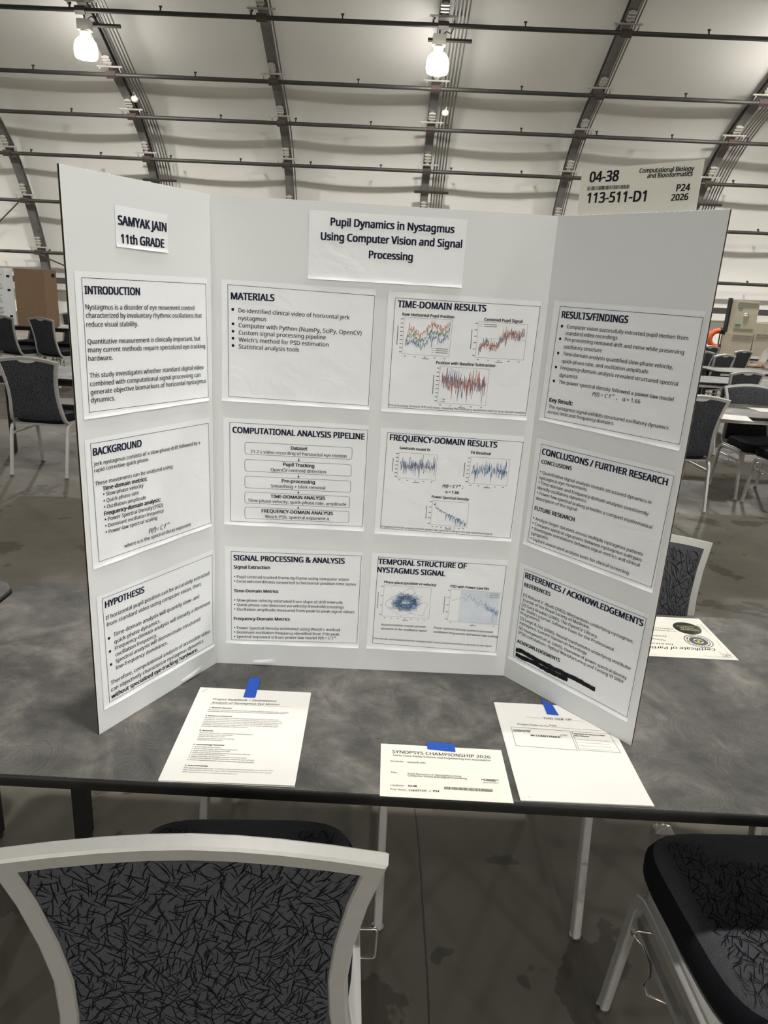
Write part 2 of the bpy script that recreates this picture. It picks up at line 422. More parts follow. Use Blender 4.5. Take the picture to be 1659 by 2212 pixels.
# ------------------------------------------------------------------ chairs
rng=random.Random(7)
PATH=[(.197,.17,.408),(.199,.02,.406),(.200,-.10,.406),(.200,-.145,.414),(.198,-.172,.440),(.190,-.188,.49),(.181,-.202,.56),(.177,-.217,.64),(.183,-.234,.72),(.196,-.250,.80),(.213,-.263,.866)]
TOPZ=[(.16,.876),(.10,.885),(.05,.890),(0,.892)]
def halfw(z):
    for (a,b) in zip(PATH[3:],PATH[4:]):
        if a[2]<=z<=b[2]: f=(z-a[2])/(b[2]-a[2]); return a[0]+f*(b[0]-a[0])
    return PATH[-1][0] if z>.8 else PATH[3][0]
def back_y(z):
    for (a,b) in zip(PATH[3:],PATH[4:]):
        if a[2]<=z<=b[2]: f=(z-a[2])/(b[2]-a[2]); return a[1]+f*(b[1]-a[1])
    return PATH[-1][1]-(z-.866)*.15 if z>.8 else PATH[3][1]
def top_z(x):
    f=min(1,abs(x)/.213); return .892-.026*f*f
def make_chair():
    root=empty('banquet_chair'); tag(root,'chair','chair','silver framed banquet chairs')
    pf=rect_prof(.026,.021,.0032)
    path=PATH+[(x,-.263-(z-.866)*.15,z) for x,z in TOPZ]
    path=path+[(-x,y,z) for x,y,z in path[-2::-1]]
    m=MB(); m.sweep(path,pf,(1,0,0)); m.build('back_frame',M['frame'],root,40)
    # upholstered back: rear skin with a hand notch, front skin, printed strokes on the rear
    NU,NV=26,22
    def rear(u,v):
        zt=top_z(u*.2)-.010-.010*max(0,1-(u/.36)**2)**1.2*(1 if abs(u)<.36 else 0); zb=.442-.014*(1-u*u)
        z=zb+(zt-zb)*v; x=u*(halfw(max(z,.425))-.010)
        return Vector((x,back_y(z)-.007-.006*(1-u*u)*sin(pi*min(1,max(0,v))),z))
    def front(u,v):
        zt=top_z(u*.2)-.008; zb=.442-.014*(1-u*u); z=zb+(zt-zb)*v; x=u*(halfw(max(z,.425))-.010)
        return Vector((x,back_y(z)+.012+.018*(1-u**4)*sin(pi*v)**.5,z))
    m=MB()
    for fn,flip in ((rear,False),(front,True)):
        g=[fn(-1+2*i/NU,j/NV) for j in range(NV+1) for i in range(NU+1)]; fs=[]
        for j in range(NV):
            for i in range(NU):
                a=j*(NU+1)+i; f=(a,a+1,a+NU+2,a+NU+1); fs.append(f[::-1] if flip else f)
        m.add(g,fs,0)
    n=(NU+1)*(NV+1); rim=[]
    lo=list(range(NU+1)); hi=[NV*(NU+1)+i for i in range(NU+1)]
    for e in (lo,hi[::-1]):
        for a,b in zip(e,e[1:]): rim.append((b,a,a+n,b+n))
    for e in ([j*(NU+1) for j in range(NV,-1,-1)],[j*(NU+1)+NU for j in range(NV+1)]):
        for a,b in zip(e,e[1:]): rim.append((b,a,a+n,b+n))
    m.f.extend(rim); m.m.extend([0]*len(rim))
    def strokes(fn,count,w,h,aim,lo,hi,vl,vh):
        """the woven pattern: short dark dashes of a few slants spread evenly over the cloth"""
        nx=int(sqrt(count*(hi-lo)*w/((vh-vl)*h))); ny=int(count/nx)
        for cy in range(ny):
            for cx in range(nx):
                u=lo+(hi-lo)*(cx+rng.random())/nx; v=vl+(vh-vl)*(cy+rng.random())/ny
                a=rng.choice([rng.gauss(.55,.22),rng.gauss(1.1,.2),rng.gauss(1.25,.25),rng.gauss(-.55,.25),rng.gauss(-1.1,.22)])
                L=rng.uniform(.013,.038); bend=rng.gauss(0,.16); pts=[]
                for k in range(4):
                    s=(k/3-.5)*L; an=a+bend*(k/3-.5)
                    pts.append((min(hi,max(lo,u+s*cos(an)/w)),min(vh,max(vl,v+s*sin(an)/h))))
                wd=rng.uniform(.0005,.0009)
                P=[fn(*p) for p in pts]; nn=(fn(u+.02,v)-fn(u-.02,v)).cross(fn(u,min(1,v+.01))-fn(u,max(0,v-.01)))
                if nn.length<1e-12: continue
                nn.normalize()
                if nn.dot(aim)<0: nn=-nn
                vs=[]
                for k,p in enumerate(P):
                    t=(P[min(k+1,3)]-P[max(k-1,0)])
                    if t.length<1e-9: t=Vector((1,0,0))
                    b=t.normalized().cross(nn)*wd*(1.0 if 0<k<3 else .55)
                    vs+= [p+nn*.0006+b,p+nn*.0006-b]
                m.add(vs,[(2*k,2*k+1,2*k+3,2*k+2) for k in range(3)],1)
    strokes(rear,1350,.19,.42,Vector((0,-1,0)),-.97,.97,0,1)
    strokes(front,1000,.19,.42,Vector((0,1,0)),-.97,.97,.03,.97)
    o=m.build('backrest',[M['fabric'],M['stroke']],root,50)
    # seat cushion
    m=MB()
    def outline(ins,z,ns=40):
        out=[]
        for k in range(ns):
            a=2*pi*k/ns; ca,sa=cos(a),sin(a); e=.42
            x=math.copysign(abs(ca)**e,ca); y=math.copysign(abs(sa)**e,sa)
            w=.222-.022*(1-(y+1)/2)-ins; yy=.055+y*(.218-ins)
            out.append(Vector((x*w,yy,z)))
        return out
    m.loft([outline(.03,.400),outline(.010,.404),outline(0,.425),outline(.000,.455),outline(.010,.476),outline(.035,.487),outline(.09,.493),outline(.15,.495)],1)
    def top(u,v):
        x=u*.17; y=-.12+v*.34; d=min(.2-abs(x),.25-y,y+.15); return Vector((x,y,.4945-.009*max(0,1-d/.1)))
    mm=m; cnt=len(m.f)
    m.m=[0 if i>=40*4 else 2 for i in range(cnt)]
    strokes(top,900,.17,.34,Vector((0,0,1)),-1,1,0,1)
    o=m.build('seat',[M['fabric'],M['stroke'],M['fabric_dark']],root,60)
    # seat frame
    m=MB()
    m.box((-.2,-.142,.386),(.2,-.122,.402)); m.build('crossbar',M['frame'],root); m=MB(); m.box((-.2,.165,.378),(.2,.185,.396))
    m.build('crossbar',M['frame'],root)
    for sx in (-1,1):
        pth=[(sx*.212,-.02,.392),(sx*.212,.12,.392),(sx*.212,.160,.389),(sx*.212,.184,.376),(sx*.213,.198,.350),(sx*.216,.25,.014)]
        for pts,nm in ((pth,'f'),([(x,-.02-(y+.02)*.88+.0*y if y<=.12 else -y+.035,z) for x,y,z in pth],'r')):
            if nm=='r': pts=[(sx*.212,-.02,.392),(sx*.212,-.10,.392),(sx*.212,-.135,.389),(sx*.212,-.157,.376),(sx*.213,-.170,.350),(sx*.210,-.23,.014)]
            m=MB(); m.sweep(pts,rect_prof(.020,.025,.0024),(1,0,0)); l=m.build('leg',M['frame'],root,40)
            fx,fy=pts[-1][0],pts[-1][1]
            MB().lathe([(.008,.018),(.0155,.016),(.0165,.008),(.012,.002),(.004,0)],14,0,Matrix.Translation((fx,fy,0))).build('glide',M['chrome'],l,50)
        MB().box((sx*.213-.007,-.178,.312),(sx*.213+.007,.204,.327)).build('side_brace',M['frame'],root)
    MB().tube([(.215,.10,.372),(.252,.10,.372),(.256,.10,.368),(.256,.10,.306),(.252,.10,.302),(.215,.10,.302)],.003,8).build('link_bracket',M['chrome'],root,60)
    MB().tube([(-0.215, 0.115, 0.37), (-0.243, 0.12, 0.37), (-0.252, 0.125, 0.362), (-0.247, 0.13, 0.35), (-0.232, 0.115, 0.34), (-0.226, 0.085, 0.33), (-0.232, 0.065, 0.318), (-0.247, 0.055, 0.312), (-0.245, 0.04, 0.306), (-0.215, 0.025, 0.306)],.003,8,soft=4).build('link_bracket',M['chrome'],root,60)
    return root
chair0=make_chair()
CH=[(-.198,-.417,2.1,'banquet chair tucked under the front of the main table, its patterned back nearest the camera'),
(.80,-.405,1,'banquet chair at the lower right corner, seat half under the main table'),
(.768,.285,183,'banquet chair behind the right wing of the board, silver corner showing above the certificate'),
(-.141,.279,180,'banquet chair hidden behind the board, only a front leg showing under the table'),
(-2.457,4.155,-3.3,'banquet chair on open floor left of the board, whole back and legs in view'),
(-4.191,8.502,-24,'banquet chair in front of the brown folded board'),
(-4.70,8.50,-24,'banquet chair in front of the white poster, cut by the left edge'),
(2.367,4.107,3,'banquet chair whose back is half hidden by the right edge of the board'),
(3.246,4.561,181,'banquet chair across the paper strewn table, facing the camera'),
(3.28,4.0,0,'banquet chair cut by the right edge, seat tucked at the paper strewn table'),
(3.80,6.40,18,'banquet chair beneath the arm of the seated person'),
(3.45,7.0,181,'banquet chair against the board edge, across the second row table'),
(4.74,8.98,28,'banquet chair standing before the lower cabinet of the beige unit'),
(5.62,10.23,30,'banquet chair right in front of the tall beige unit'),
(4.676,9.48,18,'banquet chair beside the orange hose, cut by the board edge'),
(5.45,11.0,22,'banquet chair behind two others, left of the beige unit'),
(-5.0,9.6,178,'banquet chair behind the far left table, left of the brown board'),
(-4.46,9.6,183,'banquet chair directly behind the brown board, seen only below the far left table'),
(-3.9,9.6,180,'banquet chair behind the far left table, right of the brown board beside the main board')]
gm=MB(); gp=[(.07*cos(pi+pi*k/12),.884+.026*sin(pi+pi*k/12)) for k in range(13)]
gm.loft([[(x,-.274,z) for x,z in gp],[(x,-.262,z) for x,z in gp]]); GRIP=gm.mesh('hand_grip',M['frame'])
for i,(x,y,a,lab) in enumerate(CH):
    if i==0: chair0.location=(x,y,0); chair0.rotation_euler=(0,0,rad(a)); chair0['label']=lab
    else:
        o=dup(chair0,(x,y,0),rad(a),lab)
        if i>=4:                       # these show a silver hand grip let into the top of the back
            g=bpy.data.objects.new('hand_grip',GRIP); C.objects.link(g); g.parent=o

# ------------------------------------------------------------------ tables
def rounded(x0,x1,y0,y1,r,n=6):
    out=[]
    for cx,cy,a0 in ((x1-r,y1-r,0),(x0+r,y1-r,90),(x0+r,y0+r,180),(x1-r,y0+r,270)):
        for k in range(n+1): a=rad(a0+90*k/n); out.append((cx+r*cos(a),cy+r*sin(a)))
    return out
def make_table(name,L,D,label,group=None,legs=((-1,-1),(-1,1),(1,-1),(1,1)),inset=.16,apron=(.10,'black_metal')):
    root=empty(name); tag(root,label,'table',group)
    o=rounded(-L/2,L/2,-D/2,D/2,.065)
    oi=rounded(-L/2+.003,L/2-.003,-D/2+.003,D/2-.003,.063)
    m=MB(); m.loft([[(x,y,.722) for x,y in oi],[(x,y,.7395) for x,y in oi],[(x,y,.74) for x,y in rounded(-L/2+.004,L/2-.004,-D/2+.004,D/2-.004,.062)]]); m.build('tabletop',M['laminate'],root)
    def rg(ins,z): return [(x,y,z) for x,y in rounded(-L/2+ins,L/2-ins,-D/2+ins,D/2-ins,.065)]
    m=MB(); m.loft([rg(.0035,.7388),rg(.001,.7375),rg(0,.733),rg(0,.722),rg(.004,.716),rg(.02,.715),rg(.02,.722)],0,False); m.build('edge_band',M['edge'],root,50)
    m=MB(); a=apron[0]
    for y0 in (-D/2+a,D/2-a-.02): MB().box((-L/2+.05,y0,.685),(L/2-.05,y0+.02,.722)).build('apron',M[apron[1]],root)
    for sx,sy in legs:
        x=sx*(L/2-inset); y=sy*(D/2-.085)
        l=MB().box((x-.019,y-.019,.012),(x+.019,y+.019,.722)).build('leg',M['black_metal'],root)
        MB().lathe([(.022,.014),(.022,.004),(.018,0)],12,0,Matrix.Translation((x,y,0))).build('foot_cap',M['rubber'],l)
    return root
T1=make_table('folding_table',2.44,.765,'long grey laminate folding table carrying the display board',inset=.13); T1.location=(.338,-.018,0); T1.rotation_euler=(0,0,rad(-1.2))
T2=make_table('folding_table',2.44,.765,'second grey laminate table butted to the left end of the main table',inset=.10); T2.location=(-2.112,.01,0); T2.rotation_euler=(0,0,rad(-1.0))
TR=make_table('folding_table',2.44,.75,'grey table with loose papers at the right edge, between facing chairs','tables in the rows behind',apron=(.012,'frame')); TR.location=(3.22,4.37,0); TR.rotation_euler=(0,0,rad(-1))
TL=make_table('folding_table',2.44,.75,'table beyond the lone chair on the left, mostly hidden by the board','tables in the rows behind',apron=(.012,'black_metal')); TL.location=(-1.95,4.41,0); TL.rotation_euler=(0,0,rad(1))
dup(TL,(-4.6,9.13,0),rad(4),'dark table under the brown board and the white poster')
dup(TR,(4.62,6.75,0),rad(-1),'second table back on the right, behind the paper strewn one')
dup(TR,(5.6,8.2,0),rad(-1),'table the seated person leans on')
dup(TR,(7.05,10.95,0),rad(-1),'rearmost table on the right, in front of the beige unit')

# ------------------------------------------------------------------ text
FONT=None
try:
    fp=os.path.join(bpy.utils.system_resource('DATAFILES'),'fonts','NotoSansMath-Regular.woff2')
    if os.path.exists(fp): FONT=bpy.data.fonts.load(fp)
except Exception:
    FONT=None
STY={'h':(.030,1.10,0,'navy',3),'n':(.008,1.04,0,'ink',2),'B':(.026,1.02,0,'ink',2),'i':(.008,1.04,.22,'ink',2),'k':(.022,1.02,.22,'ink',2),'c':(.008,1.0,.35,'ink',2),'j':(.024,1.05,.0,'ink',2)}
TEXTS={}
def glyphs(txt,res):
    cu=bpy.data.curves.new('t','FONT'); cu.body=txt; cu.resolution_u=res; cu.fill_mode='FRONT'
    if FONT: cu.font=FONT
    ob=bpy.data.objects.new('t',cu); me=bpy.data.meshes.new_from_object(ob)
    vs=[tuple(v.co) for v in me.vertices]; fs=[tuple(p.vertices) for p in me.polygons]
    bpy.data.objects.remove(ob); bpy.data.curves.remove(cu); bpy.data.meshes.remove(me)
    return vs,fs
def text_mesh(txt,sty):
    """a line of type; a leading bullet is drawn as a disc, ^..^ marks a superscript"""
    vs=[];fs=[];x=0; res=STY[sty][4]
    if txt.startswith('• '):
        txt=txt[2:]; vs=[(.17+.105*cos(2*pi*k/12),.27+.105*sin(2*pi*k/12),0) for k in range(12)]; fs=[tuple(range(12))]; x=.50
    for i,part in enumerate(txt.split('^')):
        if not part: continue
        sc=.62 if i%2 else 1.0; v,f=glyphs(part,res)
        if not v: continue
        n=len(vs); vs+= [(x+p[0]*sc,p[1]*sc+(.34 if i%2 else 0),0) for p in v]; fs+= [tuple(q+n for q in g) for g in f]
        x=max(p[0] for p in vs)+(.05 if i%2==0 else .22)
    return vs,fs
def put_text(m,sty,a,b,txt,w,mi):
    """one line from baseline start a to baseline end b (metres in the sheet's plane) at height w"""
    vs,fs=text_mesh(txt,sty)
    if not vs: return
    x0=min(v[0] for v in vs); x1=max(v[0] for v in vs); d=Vector((b[0]-a[0],b[1]-a[1])); L=d.length; k=L/max(x1-x0,1e-6); d/=L; n=Vector((-d.y,d.x)); ys=STY[sty][1]; sh=STY[sty][2]
    r=STY[sty][0]                                   # stroke weight: overprinted a hair to each side
    for q,(ox,oy) in enumerate(((-r,-.4*r),(r,-.4*r),(-r,.4*r),(r,.4*r),(0,0)) if r>.01 else ((-r,0),(r,0))):
        out=[]
        for x,y,_ in vs:
            X=(x-x0+ox)*k+sh*y*k; Y=(y+oy)*k*ys; p=Vector(a)+d*X+n*Y; out.append((p.x,p.y,w+q*4e-6))
        m.add(out,fs,mi)
def line2(m,a,b,wd,w,mi=0):
    a=Vector(a);b=Vector(b); d=(b-a); 
    if d.length<1e-9: return
    d.normalize(); n=Vector((-d.y,d.x))*wd/2; a=a-d*wd*.3; b=b+d*wd*.3
    m.add([(a.x+n.x,a.y+n.y,w),(a.x-n.x,a.y-n.y,w),(b.x-n.x,b.y-n.y,w),(b.x+n.x,b.y+n.y,w)],[(0,1,2,3)],mi)
def poly2(m,pts,wd,w,mi=0):
    for a,b in zip(pts,pts[1:]): line2(m,a,b,wd,w,mi)

# ------------------------------------------------------------------ plots
def chart(kind,cs,parent,w,seed):
    r=random.Random(seed); m=MB(); P=[Vector(c) for c in cs]      # TL TR BR BL
    def at(u,v):
        t=P[3].lerp(P[2],u); s=P[0].lerp(P[1],u); return t.lerp(s,v)
    poly2(m,[P[0],P[1],P[2],P[3],P[0]],.00035,w,0)
    W=(P[1]-P[0]).length; H=(P[0]-P[3]).length
    def curve(f,n,mi,wd=.00045,dz=0,u0=.05,u1=.96):
        poly2(m,[at(u0+(u1-u0)*k/n,max(.03,min(.97,f(k/n)))) for k in range(n+1)],wd,w+dz,mi)
    def ticks(ny,nx,tx=True):
        for k in range(ny):
            v=.05+.9*k/max(1,ny-1); p=at(0,v); line2(m,(p.x-.0055,p.y),(p.x-.0015,p.y),.0012,w,4)
        for k in range(nx):
            u=.06+.85*k/max(1,nx-1); p=at(u,0); line2(m,(p.x-.0012,p.y-.004),(p.x+.0012,p.y-.004),.0012,w,4)
        p=at(.5,0); line2(m,(p.x-.006,p.y-.0068),(p.x+.006,p.y-.0068),.0012,w,4)
        p=at(0,.5); line2(m,(p.x-.0105,p.y-H*.26),(p.x-.0105,p.y+H*.26),.0011,w,4)
    def sig(t,seed2,amp,drift):
        rr=random.Random(seed2); return rr
    N=150
    if kind in('raw','cen'):
        tr=[]; g=random.Random(seed+5)
        base=[]
        for k in range(N+1):
            t=k/N; b=(.22+.34*t if kind=='raw' else .22+.52*min(1,t*1.3)) + .13*sin(t*13)*(1-t*.5)
            base.append(b)
        for mi,off in (((2,.34),(3,.17),(1,0)) if kind=='raw' else ((1,.0),(2,.0))):
            vals=[]
            for k in range(N+1):
                s=g.gauss(0,.055 if kind=='raw' else .085); vals.append(base[k]+off*min(1,.2+k/12)+s-.02+(-.22 if (kind=='raw' and mi==1 and abs(k-92)<2) or (kind=='cen' and abs(k-90)<2) else 0))
            curve(lambda t:vals[int(round(t*N))],N,mi,.0005,.00002*mi)
        if kind=='cen': line2(m,at(0,.55),at(1,.55),.0002,w,4)
        ticks(9 if kind=='raw' else 6,5)
        for k in range(3 if kind=='raw' else 2):
            v=(.09+.055*k) if kind=='raw' else (.88+.055*k)
            u=.62 if kind=='raw' else .03
            line2(m,at(u,v),at(u+.06,v),.0004,w,(1,2,3)[k]); line2(m,at(u+.09,v),at(u+.34,v),.0011,w,4)
    elif kind=='base':
        for mi in (1,2):
            vals=[.60+r.gauss(0,.15)*(1+.4*sin(k*.9)) for k in range(N+1)]; vals[88+mi]=.05+.2*(mi-1)
            curve(lambda t:vals[int(round(t*N))],N,mi,.0005,.00002*mi)
        line2(m,at(0,.6),at(1,.6),.0002,w,4); ticks(9,5)
        for k in range(2): line2(m,at(.03,.05+.06*k),at(.08,.05+.06*k),.0004,w,1+k); line2(m,at(.1,.05+.06*k),at(.15,.05+.06*k),.0011,w,4)
    elif kind in('saw','fit'):
        vals=[.50+r.gauss(0,.155)*(1+.3*sin(k*.8)) for k in range(N+1)]; vals[84]=.06
        curve(lambda t:vals[int(round(t*N))],N,1,.0005,.00002)
        if kind=='saw': curve(lambda t:.5+.12*(((t*22)%1)-.5),132,5,.0004,.00006)
        ticks(7,5)
    elif kind=='psd':
        vals=[(.90-.10*abs(k-8) /8 if k<8 else .86-.64*(k/N)**.55)+.0*k-abs(r.gauss(0,.10))*(.5+k/N)+.06 for k in range(N+1)]
        for k in (58,77,90,104,112,118): vals[k]-=.2
        curve(lambda t:vals[int(round(t*N))],N,1,.0005,.00002); ticks(5,8)
    elif kind=='pha':
        pts=[]
        for k in range(430):
            a=k*.47+r.gauss(0,.35); q=abs(r.gauss(.55,.25)); pts.append(at(.49+.33*q*cos(a),.47+.33*q*sin(a)))
        poly2(m,pts,.00035,w+.00002,1)
        big=[(.06,.46),(.30,.72),(.60,.98),(.68,.74),(.74,.62),(.95,.48),(.86,.08),(.62,.14),(.46,.07),(.40,.03),(.22,.2),(.06,.34),(.06,.46),(.2,.62),(.44,.78),(.8,.6)]
        poly2(m,[at(*p) for p in big],.0003,w,4); ticks(4,7)
    elif kind=='law':
        m.add([(*at(u,v),w-.00006) for u,v in ((.2,.0),(.97,.0),(.97,1),(.2,1))],[(0,1,2,3)],6)
        pts=[(.04,.64),(.12,.68),(.22,.75),(.27,.775),(.31,.66),(.38,.88),(.44,.67),(.47,.79),(.5,.60),(.53,.66),(.55,.5),(.6,.74),(.64,.58),(.66,.62),(.68,.50),(.7,.62)]
        u=.7
        while u<.97: pts.append((u,.55-.75*(u-.7)+r.gauss(0,.07))); u+=.0035
        pts[-30]=(pts[-30][0],.06)
        poly2(m,[at(*p) for p in pts],.0004,w+.00002,1); line2(m,at(.2,.93),at(.64,.56),.0003,w,4); ticks(5,3)
        for k in range(3): line2(m,at(.68,.95-.055*k),at(.74,.95-.055*k),.0004,w,1); line2(m,at(.76,.95-.055*k),at(.94,.95-.055*k),.0011,w,4)
    return m.build('plot',[M['grey_ink'],M['blue'],M['orange'],M['green'],M['grey_ink'],M['orange'],M['pale_blue']],parent)
